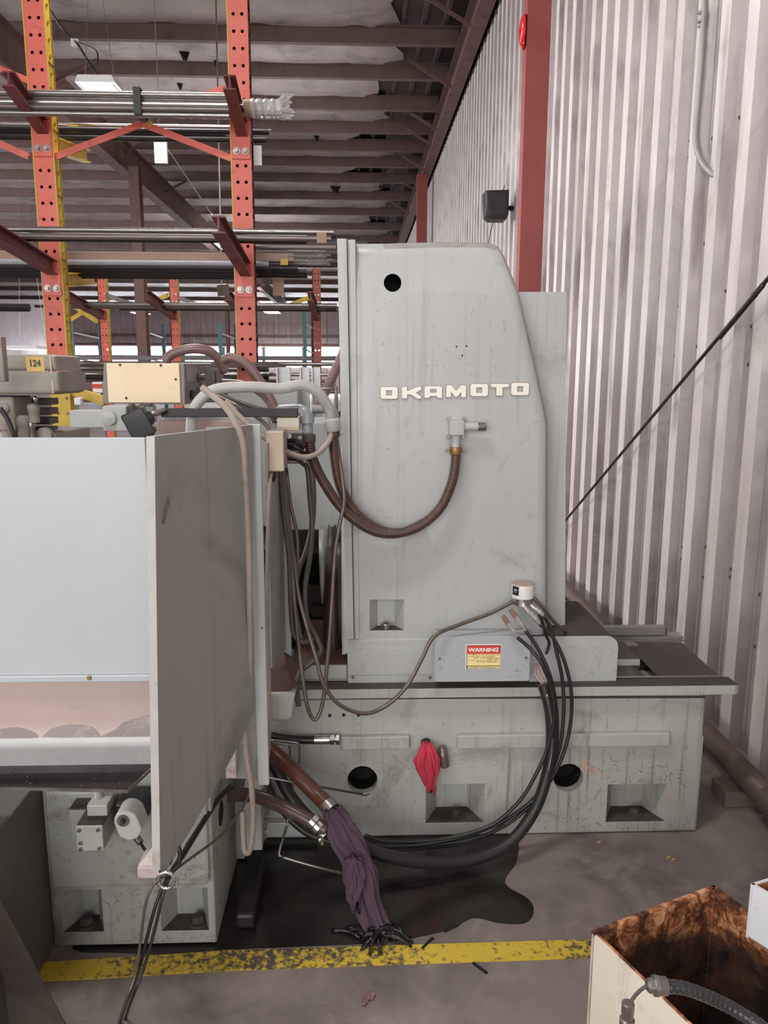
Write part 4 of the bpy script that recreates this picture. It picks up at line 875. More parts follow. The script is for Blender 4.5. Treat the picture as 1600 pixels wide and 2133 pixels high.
# chip tray below the panel
zt2 = P(265, 1646, 1.68).z; q = [PZ(-300, 1634, zt2), PZ(266, 1648, zt2), PZ(314, 1603, zt2), PZ(318, 1560, zt2), PZ(-300, 1560, zt2)]
bm = NB(); a = [bm.verts.new(p) for p in q]; b_ = [bm.verts.new(p-Vector((0, 0, .004))) for p in q]; bm.faces.new(a); bm.faces.new(b_); walls(bm, a, b_); tray = obj('chip_tray', bm, mat('tray_grime', (46, 38, 35), .55, var=.3, scale=9), g)
bm = NB(); obox(bm, q[0], q[1], .004, .007); obox(bm, q[1], q[2], .004, .007); obj('tray_rim', bm, m_steel, tray)
bm = NB()
for k in range(36):
    u = random.random(); v_ = random.random(); c = PZ(10+240*u, 1606+36*v_, zt2); r = random.uniform(.0008, .003); lathe(bm, c, (0, 0, 1), [(0, r), (r, r*.6)], 6)
obj('swarf', bm, mat('swarf', (84, 74, 70), .5), tray, kind='stuff')
# ---- left base casting
BY = 1.966; bx0, bx1 = -.856, -.402
p1 = rect_hole(128, 1853, 214, 1941, BY); p2 = rect_hole(334, 1850, 434, 1938, BY)
bm = NB(); pillow(bm, [(bx0, .006), (bx1, .006), (bx1, .62), (bx0, .62)], BY, 2.62, .008, [ro(p1), ro(p2)], 0)
base = obj('base_casting', bm, m_base, g, 30)
for pk, mirror in ((p1, 0), (p2, 1)):
    bm = NB(); fs = pocket(bm, pk[0], pk[1], pk[2], pk[3], BY, .07, .035 if not mirror else .03, .01); fs[0].material_index = 1; po = obj('foot_pocket', bm, [m_base, m_grime_shade], base)
    bm = NB(); cx = (pk[0]+pk[1])/2+(.03 if mirror else 0); bolt(bm, (cx, BY+.03, pk[2]), (0, 0, 1), .018, .024); obj('levelling_bolt', bm, m_grime_shade, po)
x0, x1, z0, z1 = R(338, 1645, 432, 1846, BY-.02); bm = NB(); pillow(bm, rrect(x0, x1, z0, z1, .018), BY-.02, BY+.01, .008); obj('raised_boss', bm, m_base, base, 30)
x0, x1, z0, z1 = R(100, 1650, 330, 1848, BY-.012); bm = NB(); pillow(bm, rrect(x0, x1, z0, z1, .01), BY-.012, BY+.01, .006); obj('raised_boss', bm, m_base, base, 30)
bm = NB(); lathe(bm, (bx1-.001, 2.10, P(452, 1735, 2.0).z), (1, 0, 0), [(0, .035), (.003, .035)], 20); obj('side_hole', bm, m_dark, base)
# valve block and plug on the base
vb = thing('hydraulic_valve', 'grey hydraulic valve block with square bolted end plate on left base', 'valve', P(187, 1775, 1.86))
x0, x1, z0, z1 = R(160, 1718, 216, 1771, 1.80); bm = NB(); box(bm, x0, x1, 1.80, 1.93, z0, z1, .003)
for f in bm.faces:
    if f.calc_center_median().z > z1-.004: f.material_index = 1
obj('valve_body', bm, [m_base, m_grime_shade], vb)
bm = NB(); box(bm, x0+.001, x1-.001, 1.796, 1.80, z0+.001, z1-.001, .001); ep = obj('end_plate', bm, mat('pale_alloy', (190, 188, 182), .4, metal=.2, scratch=.4), vb)
for (u, v_) in ((.14, .84), (.84, .84), (.16, .34), (.15, .1), (.85, .12)):
    bm = NB(); socket_screw(bm, (x0+(x1-x0)*u, 1.796, z0+(z1-z0)*v_), (0, -1, 0), .0048, .005); obj('cap_screw', bm, m_steel, ep, 30)
x0, x1, z0, z1 = R(146, 1684, 196, 1768, 1.90); bm = NB(); box(bm, x0, x1, 1.90, 1.954, z0, z1, .004)
for f in bm.faces:
    if f.calc_center_median().z > z1-.005: f.material_index = 1
obj('manifold', bm, [m_base, m_grime_shade], vb)
x0, x1, z0, z1 = R(181, 1678, 223, 1695, 1.84); bm = NB(); box(bm, x0, x1, 1.84, 1.90, z0-.01, z1, .002); obj('top_block', bm, MATS['pale_alloy'], vb)
for px in (187, 218): bm = NB(); lathe(bm, P(px, 1676, 1.86), (0, 0, 1), [(0, .005), (.006, .004)], 10); obj('block_screw', bm, m_chrome, vb, 40)
bm = NB(); tube(bm, pts((206, 1676, 1.87), (207, 1638, 1.90)), .012, 12); obj('riser_pipe', bm, m_base, vb, 40)
sp = thing('solenoid_plug', 'white rounded connector plug with centre screw beside the valve block', 'connector', P(270, 1750, 1.85))
c = P(262, 1712, 1.80); ang = math.radians(-32)
o = [( .030*math.cos(a), .030*math.sin(a)) for a in [PI*k/10 for k in range(0, 11)]]+[(-.030, -.035), (-.012, -.052), (.012, -.052), (.030, -.035)]
o = [(c.x+u*math.cos(ang+.85)-v_*math.sin(ang+.85), c.z+u*math.sin(ang+.85)+v_*math.cos(ang+.85)) for u, v_ in o]
bm = NB(); pillow(bm, o, 1.80, 1.86, .005); obj('plug_body', bm, mat('plug_grey', (196, 194, 188), .45, scratch=.3), sp, 30)
bm = NB(); lathe(bm, (c.x-.006, 1.80, c.z+.004), (0, -1, 0), [(0, .016), (.002, .016), (.002, .012)], 18); obj('washer_ring', bm, m_steel, sp, 40)
bm = NB(); bolt(bm, (c.x-.006, 1.798, c.z+.004), (0, -1, 0), .007, .014, False); obj('centre_screw', bm, m_grime_shade, sp)
bm = NB(); x0, x1, z0, z1 = R(245, 1668, 300, 1720, 1.88); box(bm, x0, x1, 1.862, 1.954, z0, z1, .004); obj('solenoid_coil', bm, m_black, sp)
e = P(285, 1745, 1.82); bm = NB(); tube(bm, [e, P(293, 1756, 1.81)], .009, 10); obj('gland', bm, m_steel, sp, 40)
cable('plug_lead', [P(292, 1755, 1.81), P(305, 1775, 1.78), P(318, 1792, 1.76), P(326, 1800, 1.75)], .004, m_rubber, 'lead', parent=sp, cat=None).pop('label', None)
# bracket under the post with bolts
bm = NB(); pbox(bm, 506, 1648, 545, 1772, 2.22, 2.46, .004); bk = obj('pipe_bracket', bm, m_bed, g)
for py in (1702, 1722, 1745):
    bm = NB(); bolt(bm, (P(545, py, 2.3).x, 2.3, P(545, py, 2.3).z), (1, 0, 0), .010, .016); obj('bracket_bolt', bm, m_steel, bk)
bm = NB(); pbox(bm, 470, 1640, 508, 1790, 2.35, 2.5, .003); obj('inner_rib', bm, m_base, g)
bm = NB(); x0, x1 = P(500, 1850, 2.2).x, P(545, 1850, 2.2).x; c = PZ(522, 1880, 0); box(bm, c.x-.028, c.x+.028, c.y-.12, c.y+.16, 0.002, .05, .01); obj('floor_cleat', bm, m_blackbar, label='black oily lump of steel on the wet floor beside left base', cat='block')
# outlets on the bed side
bm = NB(); c = P(887, 1545, GY); lathe(bm, (c.x, GY, c.z), (0, -1, -.35), [(0, .017), (.03, .017), (.032, .014), (.05, .014)], 16); obj('drain_cock', bm, m_blackbar, bed, 40)
bm = NB(); tube(bm, spline(pts((922, 1562, GY), (922, 1562, GY-.02), (923, 1572, GY-.032), (927, 1596, GY-.032)), 5), .0155, 14); obj('drain_elbow', bm, m_pipe, bed, 40)

# ---- hairline cracks and flaked marks in the old paint
m_crack = mat('paint_crack', (84, 77, 70), .8)
def cracks(name, par, n, region, Y, seed, Lmax=.09, wmax=.0011, bias=0.0):
    rnd = random.Random(seed); bm = NB()
    for k in range(n):
        px = rnd.uniform(region[0], region[2]); py = region[1]+(region[3]-region[1])*(rnd.random()**(1-bias)); p = P(px, py, Y); a = rnd.uniform(0, 2*PI); L_ = rnd.uniform(.006, Lmax)*(rnd.random()**1.5+.12); st = max(2, int(L_/.006)); w_ = rnd.uniform(.0004, wmax)
        prev = None
        for i in range(st+1):
            ww = w_*(1-i/(st+1))*rnd.uniform(.6, 1.2); nx, nz = -math.sin(a), math.cos(a); cur = [bm.verts.new((p.x+nx*ww, Y, p.z+nz*ww)), bm.verts.new((p.x-nx*ww, Y, p.z-nz*ww))]
            if prev: bm.faces.new((prev[0], cur[0], cur[1], prev[1]))
            prev = cur; a += rnd.uniform(-.42, .42)+(.9 if rnd.random() < .06 else 0); p = p+Vector((math.cos(a)*.006, 0, math.sin(a)*.006))
    return obj(name, bm, m_crack, par, kind='stuff')
cracks('paint_cracks', bed, 46, (590, 1465, 1455, 1625), GY-.0006, 1, .07)
cracks('paint_cracks', bed, 34, (1215, 1585, 1425, 1632), GY-.0006, 2, .10)
cracks('paint_cracks', bed, 55, (1030, 1660, 1258, 1732), GY-.0006, 3, .07); cracks('paint_cracks', bed, 22, (1394, 1600, 1432, 1724), GY-.0006, 4, .05)
cracks('paint_cracks', bed, 18, (1264, 1714, 1420, 1728), GY-.0006, 5, .05); cracks('paint_cracks', bed, 34, (600, 1662, 880, 1730), GY-.0006, 6, .05)
cracks('paint_cracks', base, 46, (112, 1655, 325, 1840), BY-.0126, 7, .05); cracks('paint_cracks', base, 40, (345, 1655, 425, 1838), BY-.0206, 8, .05)
cracks('paint_cracks', base, 30, (222, 1855, 328, 1965), BY-.0006, 9, .05); cracks('paint_cracks', base, 26, (128, 1944, 440, 1966), BY-.0006, 10, .04)
cracks('paint_cracks', cov, 26, (770, 620, 1080, 790), CY-.0006, 11, .03, .0006); cracks('paint_cracks', cov, 22, (770, 840, 920, 1060), CY-.0006, 12, .03, .0006); cracks('paint_cracks', cov, 26, (760, 1130, 1130, 1240), CY-.0006, 13, .035, .0006)
cracks('paint_cracks', jb, 9, (915, 1345, 965, 1412), 2.4164, 14, .04, .0005); cracks('paint_cracks', jb, 12, (1050, 1385, 1095, 1412), 2.4164, 15, .05, .0005)
cracks('paint_cracks', rc, 18, (1190, 1335, 1278, 1408), 2.4844, 16, .04, .0007)
# scuffs on the guard flap
for sc in ([(336, 1090), (340, 1060), (349, 1030), (353, 1042), (348, 1068), (341, 1092)],):
    bm = NB(); sp_ = [onp(*q)+nn*.0012 for q in sc]; v1 = [bm.verts.new(p) for p in sp_]; v2 = [bm.verts.new(p-nn*.003) for p in sp_]; bm.faces.new(v1); walls(bm, v1, v2); obj('scuff_mark', bm, mat('brown_scuff', (122, 104, 94), .7, var=.3, scale=40), fo)
# ================================================================== HOSES, CABLES, RAGS
m_hose = mat('brown_ribbed_hose', (84, 60, 51), .22, var=.2, scale=12, dirt=(48, 34, 30), damt=.3, dscale=9)
m_hose2 = mat('rust_brown_hose', (92, 54, 36), .35, var=.2, scale=9, dirt=(60, 42, 36), damt=.35, dscale=6)
m_mauve = mat('mauve_brown_hose', (120, 92, 88), .35, var=.12, scale=8)
m_greyhose = mat('grey_conduit_hose', (176, 174, 170), .5, var=.08, scale=10, dirt=(140, 130, 122), damt=.25, dscale=9)
m_cable = mat('dirty_beige_cable', (158, 144, 132), .5, var=.1, scale=10, dirt=(120, 102, 90), damt=.3, dscale=8)
m_braid = mat('braided_steel_cable', (112, 100, 90), .35, metal=.5, var=.15, scale=30)
m_cond = mat('dirty_dark_cable', (80, 72, 67), .5, var=.2, scale=12)
# brown hose pair over the column
cable('coolant_hose', [(950, 934, 2.468), (949, 965, 2.465), (940, 1010, 2.46), (916, 1060, 2.455), (870, 1098, 2.445), (815, 1112, 2.435), (765, 1100, 2.42), (712, 1058, 2.40), (672, 1000, 2.38), (650, 950, 2.36), (644, 905, 2.355)], .0165, m_hose, 'brown ribbed hose looping from the column fitting to the grey elbow', 'hose', rib=.0066, n=12, ramp=.11)
cable('coolant_hose', [(694, 900, 2.39), (698, 960, 2.40), (712, 1020, 2.42), (745, 1072, 2.44), (790, 1103, 2.455), (830, 1110, 2.468), (862, 1100, 2.478), (884, 1088, 2.482)], .0165, m_hose, 'second brown ribbed hose hanging just inside the longer loop', 'hose', rib=.0066, n=12, ramp=.11)
m_brass = mat('brass_clamp', (150, 112, 70), .35, metal=.5)
for i, (px, py, Y, lab) in enumerate(((949, 938, 2.468, 'hose clamp with wing screws under the column fitting'), (644, 912, 2.355, 'hose clamp below the grey elbow'), (695, 902, 2.39, 'hose clamp under the grey conduit end'))):
    c = P(px, py, Y); t = thing('hose_clamp', lab, 'clamp', c-Vector((0, 0, .012)), 'hose clamps')
    bm = NB(); lathe(bm, c-Vector((0, 0, .012)), (0, 0, 1), [(0, .0185), (.003, .0195), (.02, .0195), (.023, .0185)], 18); obj('band', bm, m_brass if i == 0 else m_grime_shade, t, 40)
    for s in ((-1, 1) if i == 0 else (1 if i == 2 else -1,)):
        bm = NB(); lathe(bm, c+Vector((s*.0265, -.004, 0)), (0, -1, .2), [(0, .006), (.012, .006), (.012, .003)], 10); obj('clamp_screw', bm, m_pipe, t, 40)
# grey conduit arch
cable('grey_conduit', [(398, 905, 2.32), (402, 860, 2.32), (422, 828, 2.32), (455, 810, 2.33), (520, 806, 2.34), (585, 809, 2.35), (630, 802, 2.36), (662, 818, 2.37), (684, 850, 2.385), (692, 885, 2.39)], .0165, m_greyhose, 'fat pale grey conduit arching over the guard top', 'conduit', n=14)
c = P(690, 880, 2.388); bm = NB(); lathe(bm, c+Vector((.002, 0, .012)), (.12, 0, -1), [(0, .019), (.006, .0245), (.034, .023), (.04, .018)], 18); obj('conduit_end', bm, m_greyhose, None, 40, 'grey rubber end sleeve of the arching conduit', 'sleeve')
# elbow
t = thing('pipe_elbow', 'grey plastic pipe elbow beside the column', 'pipe', P(640, 905, 2.37))
m_pvc = mat('grey_plastic_pipe', (140, 144, 148), .35, var=.04)
bm = NB(); tube(bm, spline(pts((580, 855, 2.42), (615, 853, 2.40), (632, 855, 2.375), (639, 870, 2.365), (641, 905, 2.36)), 6), .0165, 16); obj('elbow_body', bm, m_pvc, t, 'all')
bm = NB(); tube(bm, pts((640, 862, 2.364), (641, 882, 2.362)), .0205, 16); obj('elbow_socket', bm, m_pvc, t, 40)
bm = NB(); tube(bm, spline(pts((650, 853, 2.5), (685, 853, 2.5), (697, 862, 2.5), (700, 890, 2.5)), 6), .014, 12); obj('branch_pipe', bm, m_pvc, t, 'all')
# mauve-brown hoses behind
cable('brown_hose', [(345, 755, 2.75), (358, 738, 2.75), (395, 727, 2.75), (430, 730, 2.76), (452, 745, 2.78), (470, 775, 2.8)], .017, m_mauve, 'mauve brown hose arching above the cream control box', 'hose', n=12)
cable('brown_hose', [(468, 750, 2.72), (485, 745, 2.7), (515, 760, 2.68), (542, 795, 2.66), (565, 835, 2.64), (580, 870, 2.62)], .0175, m_mauve, 'mauve brown hose sweeping down right of the control box', 'hose', rib=.008, n=12)
cable('brown_hose', [(722, 715, 3.05), (706, 755, 3.03), (690, 790, 3.01), (676, 820, 3.0), (660, 850, 3.0)], .019, m_mauve, 'brown ribbed hose emerging from behind the column edge', 'hose', rib=.009, n=12)
cable('brown_hose', [(462, 797, 2.9), (500, 800, 2.88), (535, 812, 2.85), (560, 835, 2.82), (575, 870, 2.8)], .015, m_mauve, 'dull hose half hidden behind the grey conduit arch', 'hose', n=10)
# beige cables
cable('beige_cable', [(421, 807, 2.0), (440, 822, 1.99), (470, 848, 1.97), (493, 885, 1.96), (507, 930, 1.96), (512, 1000, 1.965), (517, 1100, 1.98), (520, 1250, 2.0), (521, 1380, 2.02), (512, 1480, 2.03), (512, 1560, 2.03), (524, 1640, 2.035), (527, 1720, 2.04), (520, 1772, 2.04), (510, 1772, 2.045), (507, 1740, 2.05), (505, 1690, 2.06)], .0085, m_cable, 'dirty beige cable hanging in front of the guard post', 'cable', n=10)
cable('beige_cable', [(470, 835, 2.28), (500, 868, 2.27), (540, 903, 2.26), (590, 937, 2.26), (630, 952, 2.28), (660, 945, 2.31), (683, 922, 2.36), (693, 895, 2.385)], .0085, m_cable, 'beige cable looping from the control box to the conduit end', 'cable', n=10)
cable('thin_cable', [(455, 820, 2.45), (490, 835, 2.43), (530, 848, 2.42), (560, 858, 2.42), (572, 880, 2.42)], .007, m_cond, 'dark cable running behind the control box connectors', 'cable')
cable('thin_cable', [(448, 822, 2.4), (495, 845, 2.38), (540, 872, 2.36), (560, 893, 2.35), (566, 905, 2.34)], .0065, m_braid, 'brownish cable entering the lower junction box top', 'cable')
cable('thin_cable', [(500, 845, 2.5), (540, 856, 2.48), (565, 868, 2.46), (575, 880, 2.44)], .005, m_braid, 'thin cable sloping under the grey arch', 'cable')
# hanging bundle between guard post and column
bun = 'hanging cable bundle'
cable('hanging_cable', [(578, 950, 2.32), (584, 990, 2.32), (590, 1060, 2.33), (602, 1160, 2.33), (606, 1260, 2.33), (612, 1320, 2.33), (632, 1338, 2.33), (655, 1330, 2.35)], .0075, m_cond, 'dark cable of the bundle bending right near its foot', 'cable', bun)
cable('hanging_cable', [(580, 950, 2.34), (588, 990, 2.34), (598, 1080, 2.34), (608, 1180, 2.34), (614, 1260, 2.33), (622, 1340, 2.32), (632, 1420, 2.30), (640, 1470, 2.29), (650, 1495, 2.29), (660, 1497, 2.29), (672, 1465, 2.30), (680, 1400, 2.31), (686, 1330, 2.32), (692, 1240, 2.34), (698, 1150, 2.36), (708, 1090, 2.37), (717, 1040, 2.38), (708, 960, 2.40), (700, 905, 2.40)], .0062, m_braid, 'long cable dropping from the box and rising again by the column', 'cable', bun)
cable('hanging_cable', [(584, 950, 2.36), (592, 990, 2.36), (600, 1070, 2.36), (612, 1160, 2.36), (622, 1240, 2.35), (640, 1310, 2.33), (660, 1375, 2.31), (672, 1420, 2.30), (700, 1462, 2.30), (740, 1483, 2.32), (775, 1484, 2.34), (815, 1462, 2.36), (850, 1425, 2.37), (880, 1370, 2.38), (905, 1325, 2.39), (960, 1300, 2.42), (1020, 1278, 2.44), (1070, 1252, 2.455)], .0066, m_braid, 'long steel-grey cable swinging up to the round sensor', 'cable')
cable('hanging_cable', [(618, 950, 2.4), (640, 975, 2.4), (646, 1040, 2.4), (650, 1090, 2.4), (645, 1160, 2.4), (635, 1230, 2.4), (640, 1290, 2.38), (660, 1330, 2.36), (668, 1355, 2.35), (655, 1375, 2.34), (625, 1400, 2.33), (618, 1430, 2.32), (622, 1470, 2.32)], .0085, m_cond, 'thick dark cable of the bundle with a sharp kink at the bottom', 'cable', bun)
cable('hanging_cable', [(590, 945, 2.43), (598, 990, 2.38), (605, 1050, 2.38), (618, 1110, 2.38), (620, 1170, 2.38), (612, 1230, 2.37), (622, 1300, 2.36), (630, 1340, 2.35)], .006, m_braid, 'thin cable weaving through the middle of the bundle', 'cable', bun)
cable('hanging_cable', [(566, 984, 2.16), (562, 1010, 2.11), (558, 1100, 2.10), (556, 1250, 2.11), (560, 1380, 2.12), (562, 1480, 2.12), (560, 1560, 2.12), (553, 1600, 2.12), (545, 1640, 2.12)], .0048, m_cable, 'thin beige cable hanging right beside the guard post', 'cable')
cable('hanging_cable', [(568, 992, 2.2), (565, 1030, 2.25), (563, 1080, 2.3), (561, 1180, 2.3), (560, 1330, 2.3)], .006, m_cond, 'dark cable under the black gland', 'cable')
cable('hanging_cable', [(640, 930, 2.62), (652, 1000, 2.6), (652, 1080, 2.6), (640, 1140, 2.6), (625, 1180, 2.6), (615, 1220, 2.58)], .009, m_cond, 'grey cable dropping in front of the dark cavity', 'cable', bun)
# sensor with connectors
c = P(1088.5, 1257, CY-.04); t = thing('round_sensor', 'white cylindrical sensor with steel base ring on the column', 'sensor', c)
x0, x1, z0, z1 = R(1066, 1212, 1112, 1258, CY-.04); rr = (x1-x0)/2; cx = (x0+x1)/2; cy = CY-rr-.001
bm = NB(); lathe(bm, (cx, cy, z0), (0, 0, 1), [(0, rr*.93), (.024, rr*.95)], 28); obj('steel_ring', bm, m_chrome, t, 40)
bm = NB(); lathe(bm, (cx, cy, z0+.024), (0, 0, 1), [(0, rr), (z1-z0-.034, rr), (z1-z0-.032, rr*.97)], 28); body = obj('sensor_body', bm, mat('sensor_white', (222, 220, 214), .4), t, 40)
bm = NB(); a0 = math.radians(196); n = 6; v1 = []; v2 = []
for k in range(n+1):
    a = a0+math.radians(42)*k/n; v1.append(bm.verts.new((cx+(rr+.0006)*math.cos(a), cy+(rr+.0006)*math.sin(a), z0+.036))); v2.append(bm.verts.new((cx+(rr+.0006)*math.cos(a), cy+(rr+.0006)*math.sin(a), z0+.066)))
for k in range(n): bm.faces.new((v1[k], v1[k+1], v2[k+1], v2[k]))
lb_ = obj('black_label', bm, m_black, body)
bm = NB(); 
for (k0, k1, za, zb) in ((.35, .8, .052, .056), (.2, .75, .046, .047)):
    for k in range(4):
        aa = a0+math.radians(42)*(k0+(k1-k0)*k/4); ab = a0+math.radians(42)*(k0+(k1-k0)*(k+.8)/4); r_ = rr+.001
        bm.faces.new([bm.verts.new(q) for q in ((cx+r_*math.cos(aa), cy+r_*math.sin(aa), z0+za), (cx+r_*math.cos(ab), cy+r_*math.sin(ab), z0+za), (cx+r_*math.cos(ab), cy+r_*math.sin(ab), z0+zb), (cx+r_*math.cos(aa), cy+r_*math.sin(aa), z0+zb))])
obj('label_print', bm, m_white, lb_)
bm = NB(); lathe(bm, (cx, cy, z1-.008), (0, 0, 1), [(0, rr*.97), (.004, rr*.9)], 28); obj('sensor_top', bm, mat('dusty_pink_top', (176, 150, 142), .6), t, 40)
m_conn = mat('nickel_connector', (196, 192, 188), .3, metal=.6, var=.1, scale=40, dirt=(150, 130, 116), damt=.2, dscale=30)
def connector(p0, p1, Y, lab, rust=True):
    a = P(p0[0], p0[1], Y); b_ = P(p1[0], p1[1], Y-.01); L_ = (b_-a).length; ax = (b_-a)
    t = thing('cable_connector', lab, 'connector', b_, 'screw-on connectors below the sensor')
    bm = NB(); lathe(bm, a, ax, [(0, .0075), (L_*.33, .0085)], 12); obj('boot', bm, mat('rusty_boot', (140, 104, 88), .6) if rust else m_conn, t, 40)
    bm = NB(); lathe(bm, a, ax, [(L_*.33, .0075), (L_*.35, .0095), (L_*.5, .0095), (L_*.52, .007), (L_*.58, .007), (L_*.6, .009), (L_*.74, .009)], 8); obj('coupling_nut', bm, m_conn, t, 30)
    bm = NB(); lathe(bm, a, ax, [(L_*.74, .0075), (L_, .005)], 12); obj('strain_relief', bm, m_conn, t, 40); return b_
ca = connector((1048, 1283), (1077, 1327), 2.40, 'connector at far left below the sensor over the box lid')
cb = connector((1064, 1270), (1094, 1313), 2.42, 'second connector from left below the sensor')
cc = connector((1090, 1262), (1124, 1299), 2.42, 'bright connector directly below the sensor', False)
cd_ = connector((1105, 1260), (1132, 1282), 2.44, 'short connector right below the sensor edge', False)
# black cables sweeping to the floor
FL = 2.40
bk = 'black cables sweeping to the floor'
cable('black_cable', [ca, (1105, 1352, 2.38), (1130, 1385, 2.36), (1150, 1440, 2.36), (1154, 1500, 2.36), (1140, 1560, 2.36), (1118, 1610, 2.35), (1085, 1665, 2.34), (1030, 1715, 2.33), (960, 1740, 2.32), (880, 1752, 2.31), (800, 1752, 2.30), (760, 1740, 2.29)], .0062, m_rubber, 'black cable from the far left connector, innermost of the sweep', 'cable', bk)
cable('black_cable', [cb, (1120, 1350, 2.40), (1145, 1405, 2.38), (1158, 1470, 2.38), (1160, 1540, 2.38), (1150, 1600, 2.38), (1125, 1650, 2.36), (1080, 1690, 2.35), (1010, 1728, 2.33), (900, 1756, 2.31), (800, 1762, 2.30), (755, 1748, 2.29)], .0062, m_rubber, 'black cable from the second connector in the sweep', 'cable', bk)
cable('black_cable', [cc, (1150, 1325, 2.41), (1175, 1375, 2.40), (1190, 1440, 2.39), (1188, 1510, 2.39), (1170, 1580, 2.38), (1130, 1650, 2.37), (1060, 1715, 2.35), (980, 1748, 2.33), (880, 1762, 2.32), (790, 1765, 2.30), (750, 1752, 2.29)], .0062, m_rubber, 'black cable from the bright connector, outermost of the sweep', 'cable', bk)
cable('black_cable', [cd_, (1148, 1310, 2.43), (1160, 1360, 2.42), (1172, 1420, 2.41), (1174, 1490, 2.40), (1165, 1560, 2.39), (1140, 1625, 2.38), (1095, 1680, 2.36), (1030, 1730, 2.35), (960, 1757, 2.34), (860, 1768, 2.32), (790, 1768, 2.31), (748, 1758, 2.30)], .0062, m_rubber, 'black cable from the short connector in the sweep', 'cable', bk)
cable('sensor_cable', [(1112, 1246, 2.45), (1130, 1264, 2.45), (1150, 1290, 2.46), (1170, 1310, 2.48), (1180, 1318, 2.53)], .0062, m_braid, 'grey cable curving from the sensor to the dusty cover top', 'cable')
cable('sensor_cable', [(1112, 1262, 2.46), (1128, 1290, 2.46), (1136, 1320, 2.46), (1144, 1340, 2.47), (1138, 1362, 2.47)], .005, m_rubber, 'thin black cable looping under the sensor beside the box', 'cable')
# frayed wires
cw = mat('pink_wire', (196, 140, 128), .5)
for k in range(6):
    cable('loose_wire', [(1116+k*2, 1385, 2.46), (1114+k*4, 1402, 2.44-.003*k), (1124+k*3.5, 1418, 2.42), (1136+k, 1432, 2.40)], .0018, cw if k % 2 else mat('white_wire', (210, 202, 196), .5), 'thin pinkish stripped wire above the fat black conduit', 'wire', 'stripped wires', n=6)
# fat black conduit
cable('black_conduit', [(1132, 1425, 2.40), (1146, 1480, 2.385), (1149, 1550, 2.38), (1138, 1620, 2.37), (1112, 1690, 2.34), (1065, 1752, 2.30), (1000, 1786, 2.26), (930, 1797, 2.22), (850, 1792, 2.18), (780, 1775, 2.15), (720, 1745, 2.12), (680, 1722, 2.11)], .020, m_rubber, 'fat black ribbed conduit curving down to the floor', 'conduit', rib=.006, n=14, ramp=.035)
cable('silver_streak', [(1139, 1445, 2.366), (1149, 1500, 2.364), (1150, 1560, 2.362), (1142, 1610, 2.352)], .003, m_chrome, 'shiny worn streak along the black conduit', 'tape', n=5)  # thin bright strip laid along the front of the conduit
# brown pipes at left
t = thing('drain_hose', 'rust brown hose end pointing down into the purple rag', 'hose', P(640, 1680, 2.2))
bm = NB(); hp = spline(pts((540, 1545, 2.32), (575, 1572, 2.30), (620, 1615, 2.24), (660, 1655, 2.20), (688, 1683, 2.16)), 8); tube(bm, hp, .024, 14); obj('hose_body', bm, m_hose2, t, 'all')
bm = NB(); tube(bm, pts((680, 1674, 2.172), (692, 1688, 2.155)), .0265, 16); obj('end_ring', bm, m_steel, t, 40)
t = thing('oily_hose', 'oily brown hose with steel clamp joining the black conduit', 'hose', P(600, 1690, 2.14))
bm = NB(); tube(bm, spline(pts((440, 1660, 2.24), (500, 1655, 2.22), (545, 1662, 2.19), (600, 1685, 2.15), (650, 1712, 2.12), (680, 1730, 2.11)), 8), .021, 14); obj('hose_body', bm, mat('oily_brown', (84, 66, 60), .25, var=.2, scale=9), t, 'all')
for u in ((652, 1712), (662, 1722), (674, 1734)):
    bm = NB(); tube(bm, pts((u[0]-3, u[1]-4, 2.118), (u[0]+5, u[1]+4, 2.112)), .0245, 14); obj('clamp_band', bm, m_chrome, t, 40)
bm = NB(); bolt(bm, P(668, 1748, 2.09), (.3, -1, -.2), .006, .02); obj('clamp_screw', bm, m_chrome, t)
cable('black_hose', [(548, 1560, 2.36), (575, 1600, 2.36), (600, 1650, 2.34), (640, 1700, 2.32), (700, 1745, 2.30), (770, 1765, 2.29)], .02, m_rubber, 'black hose sagging behind the rust brown hose', 'hose', n=12)
cable('black_hose', [(545, 1590, 2.4), (560, 1640, 2.4), (590, 1690, 2.38), (640, 1735, 2.36), (700, 1756, 2.35)], .012, m_rubber, 'thin black hose lying deepest behind the brown hoses', 'hose', n=10)
t = thing('hydraulic_hose', 'black hydraulic hose with bright crimped fitting on the bed side', 'hose', P(620, 1560, 2.42))
bm = NB(); tube(bm, spline(pts((548, 1528, 2.42), (580, 1536, 2.43), (620, 1541, 2.44), (660, 1541, 2.445)), 6), .0135, 12); obj('hose_body', bm, m_rubber, t, 'all')
a = P(655, 1541, 2.445)
bm = NB(); lathe(bm, a, (1, 0, 0), [(0, .0155), (.05, .0155), (.052, .012)], 16); obj('crimp_sleeve', bm, m_chrome, t, 40)
bm = NB(); lathe(bm, a+Vector((.052, 0, 0)), (1, 0, 0), [(0, .017), (.014, .017), (.015, .011), (.02, .011), (.021, .018), (.032, .018)], 6); obj('hex_nut', bm, m_chrome, t)
